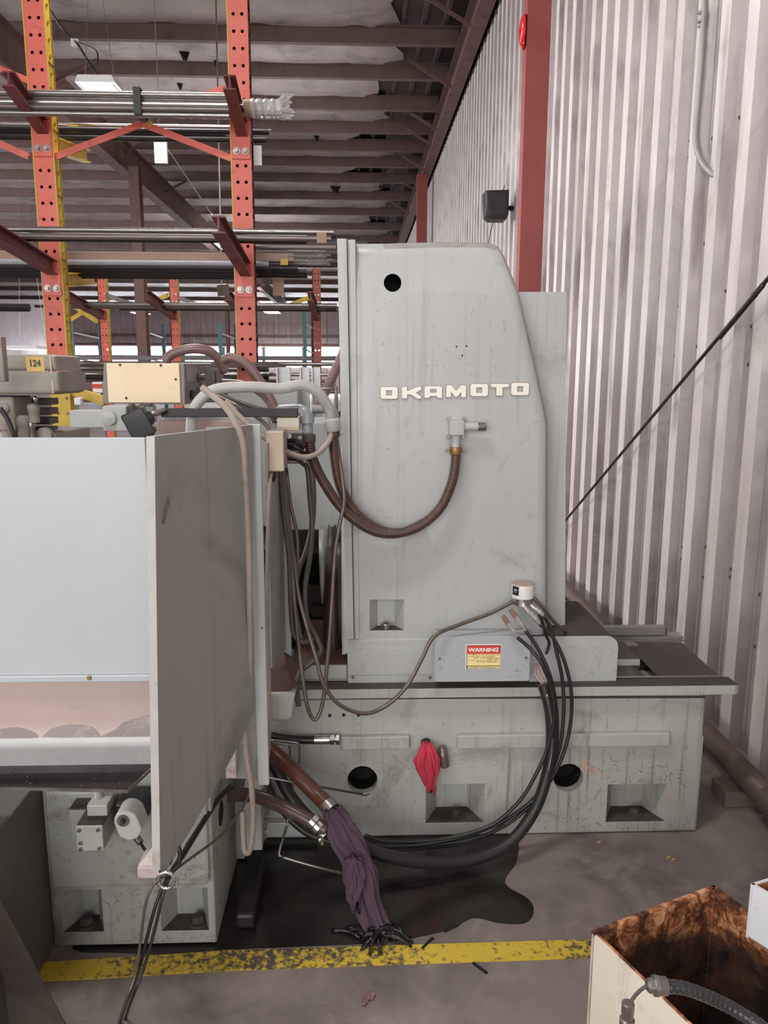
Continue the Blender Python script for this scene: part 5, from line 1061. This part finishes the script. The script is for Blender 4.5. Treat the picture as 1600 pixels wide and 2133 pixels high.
# thin steel tubes
t = thing('oil_pipe', 'thin bent steel oil pipe with end fitting crossing the round hole', 'pipe', P(650, 1640, 2.3))
bm = NB(); tube(bm, pts((545, 1617, 2.25), (640, 1634, 2.30), (755, 1654, 2.36)), .004, 8); obj('pipe_run', bm, m_steel, t, 'all')
bm = NB(); lathe(bm, P(755, 1654, 2.36), (1, .3, -.12), [(0, .0065), (.014, .0065), (.015, .004), (.026, .0035)], 6); obj('end_nut', bm, m_steel, t)
cable('oil_pipe', [(600, 1706, 2.2), (596, 1725, 2.19), (582, 1775, 2.13), (586, 1784, 2.12), (600, 1789, 2.11), (660, 1806, 2.10), (720, 1821, 2.12)], .004, m_steel, 'thin steel pipe slanting down to the wet floor', 'pipe', per=5)
cable('oil_pipe', [(556, 1541, 2.38), (612, 1546, 2.38), (622, 1550, 2.38), (624, 1560, 2.38), (623, 1592, 2.38), (612, 1620, 2.36), (608, 1660, 2.34)], .0036, m_steel, 'small bent steel pipe right of the post', 'pipe', per=4)
cable('oil_pipe', [(556, 1547, 2.36), (596, 1550, 2.36), (603, 1555, 2.36), (605, 1580, 2.36), (608, 1640, 2.34)], .0036, m_steel, 'small bent steel pipe closest to the post', 'pipe', per=4)
# rags
def rag(name, secs, m, label, n=96, folds=7, seed=1, rag_end=0.02):
    rnd = random.Random(seed); ph = [rnd.uniform(0, 6.28) for _ in range(5)]; bm = NB(); rings = []; S = []
    for i in range(len(secs)-1):
        for k in range(6):
            u = k/6; S.append([secs[i][j]+(secs[i+1][j]-secs[i][j])*(u*u*(3-2*u) if j > 2 else u) for j in range(5)])
    S.append(list(secs[-1]))
    C = spline([P(s[0], s[1], s[2]) for s in secs], 6)
    for i, s in enumerate(S):
        tt = i/len(S); c = C[i]; ring = []
        for k in range(n):
            a = 2*PI*k/n
            f = .92+.34*(abs(math.sin(folds*.5*a+ph[0]+2.6*tt))-.5)+.30*(abs(math.sin((folds+5)*.5*a+ph[1]-3.4*tt))-.5)+.16*math.sin(3*a+ph[2]+4*tt)+.06*math.sin(17*a+ph[3]+9*tt)
            dz = rag_end*math.sin(folds*a*.5+ph[4])*max(0, (tt-.8)/.2)
            ring.append(bm.verts.new((c.x+math.cos(a)*s[3]*f, c.y+math.sin(a)*s[4]*f, c.z+dz+.006*math.sin(a*5+tt*9))))
        rings.append(ring)
    for A_, B_ in zip(rings, rings[1:]): walls(bm, A_, B_)
    bm.faces.new(rings[0]); bm.faces.new(rings[-1]); return obj(name, bm, m, None, 'all', label, 'rag')
m_red = mat('red_cloth', (196, 58, 78), .85, var=.12, scale=10, bump=.25, bscale=120)
m_purp = mat('purple_cloth', (74, 54, 68), .8, var=.1, scale=6, dirt=(56, 42, 50), damt=.3, bump=.25, bscale=110)
rag('red_rag', [(888, 1548, 2.43, .012, .012), (889, 1562, 2.42, .024, .018), (889, 1585, 2.42, .036, .020), (893, 1605, 2.425, .034, .018), (895, 1622, 2.43, .022, .014), (897, 1640, 2.44, .012, .010), (898, 1648, 2.445, .015, .008)], m_red, 'crumpled red rag hanging from the drain cock on the bed side', folds=6, seed=4, rag_end=.012)
rag('purple_rag', [(690, 1684, 2.145, .026, .026), (702, 1708, 2.12, .034, .026), (716, 1745, 2.09, .046, .026), (740, 1785, 2.07, .040, .024), (750, 1820, 2.05, .046, .022), (764, 1870, 2.03, .034, .022), (780, 1915, 2.01, .036, .024), (795, 1950, 1.985, .040, .026)], m_purp, 'long purple cloth rag hanging from the brown hose to the floor', folds=5, seed=9, rag_end=.02)
rag('purple_tail', [(735, 1790, 2.03, .02, .014), (740, 1830, 2.02, .024, .012), (737, 1865, 2.01, .020, .010), (742, 1892, 2.0, .010, .006)], m_purp, 'short loose tail of the purple rag', folds=4, seed=3, rag_end=.03)
# black soaked end spread on the floor
m_soak = mat('oil_soaked_cloth', (26, 22, 24), .25, var=.3, scale=20, bump=.6, bscale=40)
bm = NB(); c = PZ(795, 1965, 0); rnd = random.Random(5)
for k in range(26):
    a = rnd.uniform(0, 2*PI); L_ = rnd.uniform(.03, .075); st_ = c+Vector((rnd.uniform(-.03, .05), rnd.uniform(-.01, .05), rnd.uniform(.012, .03))); e = c+Vector((math.cos(a)*L_*1.3, math.sin(a)*L_*.7, .004))
    tube(bm, spline([st_, st_.lerp(e, .55)+Vector((0, 0, .012)), e], 4), .008, 6, rf=lambda i, r=rnd.uniform(.005, .011): r*(1-.08*i))
for k in range(10):
    s0 = c+Vector((rnd.uniform(-.06, 0), rnd.uniform(0, .03), .006)); e = s0+Vector((rnd.uniform(-.1, -.04), rnd.uniform(.0, .05), -.002)); tube(bm, spline([s0, s0.lerp(e, .5)+Vector((0, .01, .003)), e], 3), .006, 5)
obj('soaked_rag_end', bm, m_soak, None, 'all', 'black oil-soaked rag end spread on the floor at the yellow line', 'rag')
for k, (x, y, dx, dy) in enumerate(((880, 1975, 22, -22), (925, 1940, 30, -14), (985, 2005, 30, 22))):
    a = PZ(x, y, .003); b_ = PZ(x+dx, y+dy, .003); bm = NB(); obox(bm, a, b_, .007, .003); obj('dark_splinter', bm, m_dark, label=('dark splinter on the yellow line beside the rag', 'dark splinter on the oil stain right of the rag', 'thin dark splinter on the floor below the yellow line')[k], cat='splinter')
# cables tied at the flap foot running over the floor
tp = onp(347, 1812)
cable('lead_wire', [(480, 1635, 2.10), (450, 1668, 2.02), (415, 1720, 1.90), (378, 1780, 1.76), (352, 1822, 1.66), (330, 1870, 1.63), (312, 1930, 1.62), (292, 2010, 1.62), (268, 2075, 1.60), PZ(250, 2128, .006), PZ(238, 2160, .006)], .0042, m_rubber, 'black wire passing the clip at the flap foot to the floor', 'wire')
cable('lead_wire', [(486, 1640, 2.12), (460, 1662, 2.04), (425, 1715, 1.92), (386, 1778, 1.78), (358, 1820, 1.67), (340, 1862, 1.63), (324, 1930, 1.62), (300, 2015, 1.61), (276, 2078, 1.60), PZ(262, 2120, .006), PZ(250, 2165, .006)], .004, m_rubber, 'second black wire passing the clip at the flap foot', 'wire')
cable('lead_wire', [(522, 1650, 2.10), (500, 1690, 2.02), (460, 1740, 1.90), (405, 1782, 1.76), (355, 1818, 1.66), (318, 1845, 1.62), (302, 1890, 1.61), (294, 1950, 1.61), (282, 2030, 1.60), (262, 2085, 1.59), PZ(246, 2135, .006), PZ(240, 2165, .006)], .0034, m_braid, 'pale wire curving from the post through the clip', 'wire')
cable('lead_wire', [(352, 1822, 1.66), (372, 1800, 1.68), (374, 1770, 1.70), (366, 1765, 1.70), (352, 1800, 1.67)], .005, m_rubber, 'small loop of black wire above the clip', 'wire')
c = P(347, 1830, 1.64); bm = NB(); ring = [c+Vector((.019*math.cos(2*PI*k/14), -.006, .021*math.sin(2*PI*k/14))) for k in range(15)]; tube(bm, ring, .0045, 8, cap=False)
obj('foil_clip', bm, m_chrome, None, 'all', 'shiny foil ring clip tying the wires at the flap foot', 'clip')
# ================================================================== CLUTTER ABOVE THE GUARD
# control box
CBY = 2.35
t = thing('control_box', 'grey control box with cream front plate above the guard', 'box', P(300, 850, CBY+.2))
fa = [P(216, 755, CBY), P(383, 757, CBY), P(385, 843, CBY), P(214, 840, CBY)]
bk_ = [P(290, 765, CBY+.75), P(464, 768, CBY+.75), P(464, 826, CBY+.75), P(290, 826, CBY+.75)]
bm = NB(); a = [bm.verts.new(p) for p in fa]; b_ = [bm.verts.new(p) for p in bk_]; bm.faces.new(a); bm.faces.new(b_); walls(bm, a, b_); obj('box_body', bm, mat('greyish_brown_box', (122, 114, 106), .5, var=.08, scratch=.3), t)
bm = NB(); x0, x1, z0, z1 = R(224, 757, 375, 839, CBY-.004); box(bm, x0, x1, CBY-.006, CBY+.001, z0, z1, .002); fp = obj('front_plate', bm, m_cream, t)
for px, py in ((250, 757), (335, 758), (263, 829), (366, 790)):
    bm = NB(); lathe(bm, P(px, py+(3 if py < 770 else 0), CBY-.006), (0, -1, 0), [(0, .004), (.002, .0035)], 10); obj('screw', bm, m_grime_shade, fp)
def sd(u, v): # point on the right side of the box
    tp_ = fa[1].lerp(bk_[1], u); bt = fa[2].lerp(bk_[2], u); return tp_.lerp(bt, v)
def sidequad(u0, u1, v0, v1, th):
    q = [sd(u0, v0), sd(u1, v0), sd(u1, v1), sd(u0, v1)]; n_ = (q[1]-q[0]).cross(q[3]-q[0]).normalized(); n_ = n_ if n_.x > 0 else -n_
    bm = NB(); a = [bm.verts.new(p+n_*.0005) for p in q]; b2_ = [bm.verts.new(p+n_*th) for p in q]; bm.faces.new(a); bm.faces.new(b2_); walls(bm, a, b2_); return bm
obj('rating_plate', sidequad(.04, .26, .08, .45, .002), mat('dull_plate', (138, 130, 120), .5, scratch=.5), t)
obj('side_cover', sidequad(.34, .72, .1, .6, .003), mat('dull_cover', (104, 98, 92), .5), t)
obj('terminal_strip', sidequad(.74, .96, .1, .85, .006), mat('dull_strip', (96, 88, 82), .6, scratch=.8), t)
for u, v in ((.28, .32), (.3, .75), (.55, .8)):
    c = sd(u, v); bm = NB(); lathe(bm, c, (1, -.35, 0), [(0, .016), (.012, .016), (.012, .010), (.03, .010)], 14); obj('socket', bm, m_pipe, t, 40)
bm = NB(); c = sd(.12, .78); obox(bm, c, c+Vector((.09, .1, -.005)), .03, .028, bev=.004); obj('plug', bm, m_grime_shade, t)
# beam with boss, clamp, black lamp, dark rail
t = thing('dresser_arm', 'pale grey machine arm with round boss under the control box', 'machine arm', P(220, 905, 2.9))
bm = NB(); pbox(bm, 146, 855, 222, 891, 2.9, 3.0, .003); obj('arm_bar', bm, m_paint, t)
bm = NB(); pbox(bm, 214, 846, 264, 898, 2.88, 3.02, .003); bb = obj('arm_block', bm, m_paint, t)
bm = NB(); lathe(bm, P(228, 871, 2.88), (0, -1, 0), [(0, .026), (.012, .026), (.013, .024)], 24); lathe(bm, P(228, 871, 2.867), (0, -1, 0), [(0, .004), (.004, .004)], 10); obj('round_boss', bm, m_paint, bb, 40)
bm = NB(); pbox(bm, 282, 846, 320, 880, 2.95, 3.0, .003); obj('arm_block', bm, m_paint, t)
bm = NB(); tube(bm, pts((273, 835, 2.93), (273, 880, 2.93)), .014, 12); obj('spindle', bm, m_mauve, t, 40)
t = thing('work_lamp', 'black square-shaded work lamp tilted above the guard edge', 'lamp', P(290, 905, 2.25))
a = P(258, 905, 2.22); b_ = P(316, 868, 2.27); bm = NB(); ax = (b_-a).normalized(); obox(bm, P(268, 893, 2.24), P(312, 872, 2.25), .075, .082, bev=.004); obj('lamp_shade', bm, mat('black_enamel', (44, 44, 46), .3, var=.15, scratch=.2), t)
bm = NB(); tube(bm, pts((308, 872, 2.25), (318, 862, 2.25), (345, 856, 2.28)), .0085, 12); obj('lamp_arm', bm, m_steel, t, 'all')
bm = NB(); lathe(bm, P(306, 872, 2.24), (1, .2, .6), [(0, .026), (.012, .02), (.02, .012)], 16); obj('lamp_cap', bm, MATS['black_enamel'], t, 40)
bm = NB(); pbox(bm, 335, 851, 620, 869, 2.28, 2.31, .002); obj('dark_rail', bm, m_blackbar, label='flat dark steel rail lying along the guard top', cat='rail')
# small boxes
t = thing('cream_terminal_box', 'small cream terminal box above the junction box', 'box', P(600, 895, 2.3))
bm = NB(); pbox(bm, 577, 869, 623, 897, 2.30, 2.38, .003); obj('terminal_body', bm, m_cream, t)
bm = NB(); pbox(bm, 578, 870, 622, 890, 2.296, 2.30); obj('terminal_lid', bm, mat('white_lid', (226, 214, 196), .45), t)
t = thing('beige_junction_box', 'upright beige junction box hanging at the guard post', 'junction box', P(576, 990, 2.2))
bm = NB(); pbox(bm, 556, 900, 590, 983, 2.15, 2.28, .003); obj('junction_body', bm, m_cable, t)
bm = NB(); pbox(bm, 555, 899, 591, 982, 2.142, 2.15, .003); obj('junction_lid', bm, mat('beige_lid', (196, 178, 158), .5, scratch=.4), t)
bm = NB(); c = P(568, 985, 2.2); lathe(bm, c, (0, 0, -1), [(0, .012), (.012, .012), (.014, .008), (.024, .007)], 12); obj('cable_gland', bm, m_black, t, 40)
t = thing('limit_switch', 'dark grimy switch block between junction box and column', 'switch', P(615, 970, 2.35))
bm = NB(); pbox(bm, 592, 905, 632, 940, 2.34, 2.42, .004); obj('switch_body', bm, m_cond, t)
bm = NB(); pbox(bm, 595, 945, 640, 966, 2.33, 2.40, .004); obj('switch_base', bm, m_pipe, t)
for py in (918, 930, 955): bm = NB(); tube(bm, spline(pts((598, py, 2.335), (618, py+2, 2.32), (634, py+14, 2.33)), 4), .006, 8); obj('switch_lead', bm, m_rubber, t, 'all')
bm = NB(); lathe(bm, P(602, 908, 2.338), (0, -1, 0), [(0, .008), (.006, .008)], 10); obj('switch_screw', bm, m_chrome, t)
# grey machine body behind the guard, channels and column of steel
t = thing('aluminium_channel', 'upright aluminium channel pair standing behind the grey arch', 'channel', P(600, 850, 3.6))
for a, b_ in ((578, 606), (626, 645), (650, 668)):
    x0, x1, z0, z1 = R(a, 765, b_, 850, 3.6); bm = NB(); box(bm, x0, x1, 3.6, 3.606, 0, z1); box(bm, x0, x0+.006, 3.56, 3.6, 0, z1); box(bm, x1-.006, x1, 3.56, 3.6, 0, z1); obj('channel', bm, mat('mill_aluminium', (186, 184, 186), .35, metal=.4), t)
bm = NB(); x0, x1, z0, z1 = R(470, 805, 620, 905, 3.35); box(bm, x0, x1, 3.35, 3.55, 0, z1, .004); obj('machine_cabinet', bm, m_paint, label='pale grey machine cabinet hidden behind the hoses', cat='cabinet')
bm = NB(); pbox(bm, 345, 868, 560, 905, 2.62, 2.7, .004); obj('table_end_plate', bm, m_paint, label='pale plate of the grinder table above the flap', cat='plate')
bm = NB(); pbox(bm, 330, 877, 520, 915, 2.5, 2.52); obj('pink_sheet', bm, mat('pinkish_sheet', (190, 160, 150), .5), label='pinkish sheet edge behind the flap top', cat='sheet')
t = thing('thin_rod_stand', 'thin vertical rod clamp at the column edge', 'rod', P(700, 870, 2.7))
bm = NB(); tube(bm, pts((700, 805, 2.7), (701, 890, 2.7)), .006, 8); obj('rod', bm, m_pipe, t, 'all')
bm = NB(); tube(bm, pts((655, 810, 2.7), (702, 809, 2.7)), .004, 8); obj('cross_rod', bm, m_steel, t, 'all')
bm = NB(); lathe(bm, P(708, 862, 2.6), (0, -1, 0), [(0, .01), (.02, .01)], 8); obj('knob', bm, m_black, t, 40)
# mill head 124
HY = 3.0
m_mill = mat('dirty_mill_paint', (150, 140, 130), .55, var=.06, scale=5, dirt=(112, 98, 88), damt=.35, dscale=4, scratch=.4)
t = thing('milling_head', 'dirty grey milling machine head with yellow 124 sticker', 'machine', P(40, 915, HY+.15))
x0, x1, z0, z1 = R(-120, 773, 122, 822, HY); bm = NB(); o = [(x0, z0), (x1-.03, z0), (x1, z0+.012), (x1, z1), (x0, z1)]; pillow(bm, o, HY, HY+.3, .015); obj('head_lower', bm, m_mill, t, 30)
x0, x1, z0, z1 = R(-120, 738, 116, 772, HY+.01); bm = NB(); pillow(bm, [(x0, z0), (x1, z0), (x1-.004, z1-.006), (x1-.02, z1), (x0, z1+.004)], HY+.012, HY+.28, .015); ht = obj('head_cover', bm, m_mill, t, 30)
x0, x1, z0, z1 = R(54, 743, 92, 774, HY+.01); bm = NB(); plate(bm, [(x0, z0), (x1, z0), (x1, z1), (x0, z1)], [], .001, y=HY+.0112); sk_ = obj('number_sticker', bm, mat('yellow_sticker', (206, 168, 96), .5, var=.06), ht, label='yellow sticker with number 124')
textobj('124', (z1-z0)*.62, m_black, ((x0+x1)/2-.001, HY+.0105, (z0+z1)/2+.002), sk_, 'number_print', sx=.86, bold=.0012, depth=.0004)
bm = NB(); tube(bm, pts((104, 741, HY+.01), (107, 775, HY+.004), (111, 820, HY-.002)), .002, 6); obj('seam', bm, m_cream, t)
bm = NB(); lathe(bm, P(107, 762, HY+.012), (0, -1, 0), [(0, .005), (.004, .004)], 10); obj('cover_screw', bm, m_steel, t)
bm = NB(); pbox(bm, -10, 700, 6, 795, HY-.12, HY-.08, .004); obj('side_post', bm, m_mill, t)
bm = NB(); pbox(bm, -60, 826, 30, 900, HY+.02, HY+.2, .01); qn = obj('quill_housing', bm, m_mill, t)
bm = NB(); lathe(bm, P(10, 850, HY+.02), (0, -1, 0), [(0, .02), (.008, .018)], 16); obj('side_boss', bm, m_mill, qn, 40)
for px, py0, py1, r in ((72, 840, 880, .02), (52, 865, 915, .024), (68, 875, 915, .012), (18, 880, 915, .03)):
    a = P(px, py0, HY+.05); b_ = P(px, py1, HY+.05); bm = NB(); lathe(bm, b_, (0, 0, 1), [(0, r), ((a-b_).z*.55, r), ((a-b_).z*.6, r*1.15), ((a-b_).z*.9, r*1.15), ((a-b_).z, r*.7)], 14); obj('spindle_part', bm, m_mill if r != .012 else m_steel, t, 40)
bm = NB(); lathe(bm, P(73, 832, HY+.05), (0, 0, 1), [(-.012, .004), (0, .009), (.008, .009), (.014, .004)], 12); obj('knob', bm, m_chrome, t, 40)
bm = NB(); tube(bm, spline(pts((0, 850, HY-.02), (15, 872, HY-.02), (26, 900, HY-.02), (30, 925, HY-.02)), 6), .009, 10); obj('drive_hose', bm, m_rubber, t, 'all')
for k in range(4): bm = NB(); pbox(bm, 34, 830+k*20, 103, 844+k*20, HY+.2, HY+.3, .004); obj('motor_fin', bm, m_cond, t)
bm = NB(); lathe(bm, P(97, 905, HY+.1), (0, -1, 0), [(0, .03), (.03, .03)], 10); obj('gear_knob', bm, m_mill, t, 40)
bm = NB(); box(bm, P(-60, 905, HY).x, P(95, 905, HY).x, HY+.1, HY+.5, 0, P(0, 905, HY).z, .01); obj('mill_column', bm, m_mill, t)
# small red/white label box far
t = thing('red_label_box', 'small box with red label beside the control box', 'box', P(200, 815, 5.1))
bm = NB(); pbox(bm, 192, 796, 213, 818, 5.1, 5.2, .004); obj('carton', bm, m_white, t)
bm = NB(); pbox(bm, 192, 800, 213, 809, 5.095, 5.1); obj('red_band', bm, mat('red_band', (200, 70, 56), .5), t)
bm = NB(); pbox(bm, 154, 828, 168, 844, 4.9, 4.95, .006); obj('white_cup', bm, m_white, label='small white block right of the yellow upright', cat='block')
# ================================================================== LEFT FRONT PIECES
bm = NB(); box(bm, -1.7, -.859, 1.1, 1.99, 0.0, P(60, 1650, 1.9).z, .006); lc = obj('floor_cabinet', bm, mat('shaded_cabinet', (96, 92, 86), .5, var=.1, scale=4, dirt=(80, 74, 68), damt=.4, dscale=4, scratch=.6), label='dull grey machine cabinet at the left edge beside the base', cat='cabinet')
a = P(0, 1880, 1.62); b_ = PZ(140, 2142, .0); 
bm = NB(); q = [a+Vector((-.5, .05, .12)), a, b_, b_+Vector((-.7, -.02, 0))]; A_ = [bm.verts.new(p) for p in q]; B_ = [bm.verts.new(p+Vector((-.003, .008, .0))) for p in q]; bm.faces.new(A_); bm.faces.new(B_); walls(bm, A_, B_)
obj('steel_sheet', bm, mat('stained_sheet', (96, 86, 80), .5, var=.25, scale=3, dirt=(66, 58, 54), damt=.4), label='dark stained steel sheet leaning at the bottom left corner', cat='sheet')
# ================================================================== RUSTY BIN, WHITE BOX, CONNECTOR
m_binout = mat('cream_bin_paint', (232, 222, 204), .45, var=.05, scale=4, dirt=(176, 150, 120), damt=.1, dscale=8, scratch=.4)
m_rust = mat('heavy_rust', (184, 122, 82), .75, var=.45, scale=16, dirt=(66, 42, 30), damt=.62, dscale=11, light=(214, 176, 140), bump=.6, bscale=50)
m_rustlow = mat('oily_dark_rust', (62, 42, 34), .45, var=.4, scale=8, dirt=(30, 22, 19), damt=.5, dscale=6, bump=.3, bscale=40)
ZB = .42
t = thing('coolant_bin', 'open cream steel bin with rusty inside at bottom right', 'bin', (1.0, 1.3, 0))
c0 = PZ(1233, 1940, ZB); c1 = PZ(1487, 1845, ZB); dz = PZ(1480, 2133, ZB)
e1 = (c1-c0); u1 = e1.normalized(); d2 = (dz-c0); d2 = (d2-u1*d2.dot(u1)).normalized(); W1 = e1.length; W2 = 1.0; th = .006
def bp_(s, r, z): p = c0+u1*s+d2*r; return Vector((p.x, p.y, z))
def slab(name, p, q, nrm, z0, z1, m, par, split=None):
    bm = NB(); n_ = nrm*th; v = [(p, z0), (q, z0), (q, z1), (p, z1)]; a = [bm.verts.new((s.x, s.y, z)) for s, z in v]; b_ = [bm.verts.new((s.x+n_.x, s.y+n_.y, z)) for s, z in v]; bm.faces.new(a); bm.faces.new(b_); walls(bm, a, b_); return obj(name, bm, m, par)
rm = bpy.data.materials.new('peeling_rust'); rm.use_nodes = True; nt = rm.node_tree; b_ = nt.nodes['Principled BSDF']; tc = nt.nodes.new('ShaderNodeTexCoord')
def nz(sc, det, rg, di=0):
    n = nt.nodes.new('ShaderNodeTexNoise'); n.inputs['Scale'].default_value = sc; n.inputs['Detail'].default_value = det; n.inputs['Roughness'].default_value = rg; n.inputs['Distortion'].default_value = di; nt.links.new(tc.outputs['Object'], n.inputs['Vector']); return n.outputs['Fac']
cr = nt.nodes.new('ShaderNodeValToRGB'); el = cr.color_ramp.elements; el[0].position = .36; el[0].color = (*srgb((40, 26, 20)), 1); el[1].position = .66; el[1].color = (*srgb((240, 205, 170)), 1)
for ps_, c_ in ((.44, (92, 56, 38)), (.50, (150, 88, 54)), (.56, (214, 148, 100))): e_ = el.new(ps_); e_.color = (*srgb(c_), 1)
nt.links.new(nz(20, 12, .74, .5), cr.inputs['Fac'])
cr2 = nt.nodes.new('ShaderNodeValToRGB'); el = cr2.color_ramp.elements; el[0].position = .4; el[0].color = (*srgb((34, 24, 20)), 1); el[1].position = .75; el[1].color = (*srgb((120, 78, 52)), 1); nt.links.new(nz(14, 10, .7, .4), cr2.inputs['Fac'])
sz = nt.nodes.new('ShaderNodeSeparateXYZ'); nt.links.new(tc.outputs['Object'], sz.inputs[0]); m1 = nt.nodes.new('ShaderNodeMath'); m1.operation = 'MULTIPLY_ADD'; m1.inputs[1].default_value = .22; nt.links.new(nz(5, 8, .65, .3), m1.inputs[0]); nt.links.new(sz.outputs['Z'], m1.inputs[2])
mr = nt.nodes.new('ShaderNodeMapRange'); mr.inputs['From Min'].default_value = ZB-.0; mr.inputs['From Max'].default_value = ZB+.05; nt.links.new(m1.outputs[0], mr.inputs['Value'])
mx = nt.nodes.new('ShaderNodeMix'); mx.data_type = 'RGBA'; nt.links.new(mr.outputs['Result'], mx.inputs['Factor']); nt.links.new(cr2.outputs['Color'], mx.inputs['A']); nt.links.new(cr.outputs['Color'], mx.inputs['B'])
nt.links.new(mx.outputs['Result'], b_.inputs['Base Color']); b_.inputs['Roughness'].default_value = .6
bu = nt.nodes.new('ShaderNodeBump'); bu.inputs['Strength'].default_value = .6; bu.inputs['Distance'].default_value = .01; nt.links.new(nz(40, 8, .7), bu.inputs['Height']); nt.links.new(bu.outputs[0], b_.inputs['Normal'])
# outer skins and inner rust linings for the four sides
sides = [(bp_(0, 0, 0), bp_(W1, 0, 0), d2), (bp_(W1, 0, 0), bp_(W1, W2, 0), -u1), (bp_(0, W2, 0), bp_(0, 0, 0), u1), (bp_(W1, W2, 0), bp_(0, W2, 0), -d2)]
for i, (p, q, n_) in enumerate(sides):
    s = slab('bin_side', p, q, n_, .0, ZB-.004, m_binout, t)
    slab('rusty_lining', p+n_*(th*.98), q+n_*(th*.98), n_*.5, .006, ZB, rm, s)
    if i < 2: slab('rusty_rim', p-n_*.002, q-n_*.002, n_*1.4, ZB-.014, ZB+.0015, rm, s)
bm = NB(); v = [bm.verts.new(bp_(*k, .006)) for k in ((0, 0), (W1, 0), (W1, W2), (0, W2))]; bm.faces.new(v); obj('bin_floor', bm, m_rustlow, t)
bm = NB(); tube(bm, [bp_(W1-.010, .010, .02), bp_(W1-.010, .010, ZB)], .006, 8); obj('corner_weld', bm, rm, t)
# white box on the right
t = thing('white_tub', 'corner of a white painted tub with rusty rim at the right edge', 'tub', PZ(1600, 1960, ZB+.004))
q1 = PZ(1562, 1950, ZB+.004); q0 = P(1564, 1840, q1.y); zt_, zb_ = q0.z, q1.z; p_ = Vector((q0.x, q0.y, 0))
e_a = PZ(1600, 1861, zt_)-q0; e_a.z = 0; e_a.normalize(); e_b = PZ(1600, 1829, zt_)-q0; e_b.z = 0; e_b.normalize()
m_tub = mat('white_tub_paint', (222, 222, 226), .45, var=.03, dirt=(150, 110, 90), damt=.04, dscale=20)
def tub_wall(nm, s0, dirv, L_, inward):
    n_ = (inward-dirv*inward.dot(dirv)).normalized()
    for name_, off, th_, z1_, mm, par in ((nm, 0, .006, zt_, m_tub, t), ('rusty_inner', .0062, .003, zt_-.002, m_rust, None)):
        st_ = s0+n_*off+dirv*(.011 if off else 0); en_ = s0+n_*off+dirv*(L_-(.011 if off else 0)); bm = NB(); v = [(st_, zb_), (en_, zb_), (en_, z1_), (st_, z1_)]
        a = [bm.verts.new((q.x, q.y, z)) for q, z in v]; b_ = [bm.verts.new((q.x+n_.x*th_, q.y+n_.y*th_, z)) for q, z in v]; bm.faces.new(a); bm.faces.new(b_); walls(bm, a, b_)
        if par: wall_o = obj(name_, bm, mm, par)
        else: obj(name_, bm, mm, wall_o)
tub_wall('tub_front', p_, e_a, .28, e_b); tub_wall('tub_side', p_, e_b, .26, e_a)
tub_wall('tub_back', p_+e_b*.26, e_a, .28, -e_b); tub_wall('tub_side', p_+e_a*.28, e_b, .26, -e_a)
bm = NB(); v = [bm.verts.new((s.x, s.y, zb_)) for s in (p_, p_+e_a*.28, p_+e_a*.28+e_b*.26, p_+e_b*.26)]; w_ = [bm.verts.new((q.co.x, q.co.y, zb_+.004)) for q in v]; bm.faces.new(v); bm.faces.new(w_); walls(bm, v, w_); obj('tub_bottom', bm, m_rust, t)
# flexible conduit with fitting in the foreground
CYf = 1.12
t = thing('flex_conduit', 'black corrugated flexible conduit with metal fitting over the bin', 'conduit', P(1450, 2133, CYf))
hp = spline(pts((1384, 2054, CYf), (1420, 2057, CYf), (1460, 2070, CYf), (1505, 2090, CYf), (1550, 2115, CYf-.01), (1600, 2150, CYf-.03), (1680, 2230, CYf-.05)), 8)
hr = resample(hp, .0025); bm = NB(); tube(bm, hr, .0115, 14, rf=lambda i: .0115*(1-.1*(.5-.5*math.cos(PI*i/2)))); obj('conduit_hose', bm, mat('corrugated_black', (62, 62, 64), .3, metal=.3, var=.2, scale=30), t, 80)
a = P(1357, 2053, CYf); b_ = P(1388, 2054, CYf); ax = b_-a
bm = NB(); lathe(bm, b_, -ax, [(0, .0145), (.018, .0155), (.020, .011)], 14); obj('fitting_nut', bm, m_pipe, t, 30)
bm = NB(); lathe(bm, a, ax, [(-.008, .008), (-.004, .012), (.002, .012), (.004, .0165), (.010, .0165), (.012, .012), (.02, .012)], 12); obj('lock_ring', bm, m_steel, t, 30)
cable('lead', [(1350, 2052, CYf), (1335, 2062, CYf), (1320, 2078, CYf-.005), (1309, 2098, CYf-.01)], .003, m_cond, 'lead', parent=t, cat=None).pop('label', None)
c = P(1309, 2088, CYf-.01)
bm = NB(); lathe(bm, c, (0, 0, -1), [(0, .008), (.002, .0105), (.020, .0105), (.022, .0095), (.030, .0095), (.032, .0125), (.06, .0125)], 14); obj('inline_plug', bm, m_pipe, t, 30)
# floor litter
bm = NB(); c = PZ(770, 2086, .0); bm2 = NB()
for k in range(4): obox(bm, c+Vector((random.uniform(-.02, .02), random.uniform(-.015, .015), .004)), c+Vector((random.uniform(-.03, .03), random.uniform(-.02, .02), .008)), .012, .003)
obj('scrap_leaf', bm, mat('scrap', (136, 104, 94), .7), label='crumpled scrap on the floor below the yellow line', cat='scrap')
bm2.free()
for k, (px, py) in enumerate(((1400, 1792), (1390, 1788), (1245, 1756), (1585, 1700))):
    c = PZ(px, py, .002); bm = NB(); obox(bm, c, c+Vector((.012, .006, .002)), .008, .003); obj('wood_chip', bm, mat('wood_chip', (196, 150, 96), .7), label=('pale orange chip lying on the floor right of the bed', 'small chip next to the orange chip on the floor', 'tiny pale chip close to the bed foot', 'tiny pale chip near the wall blocks')[k], cat='chip')
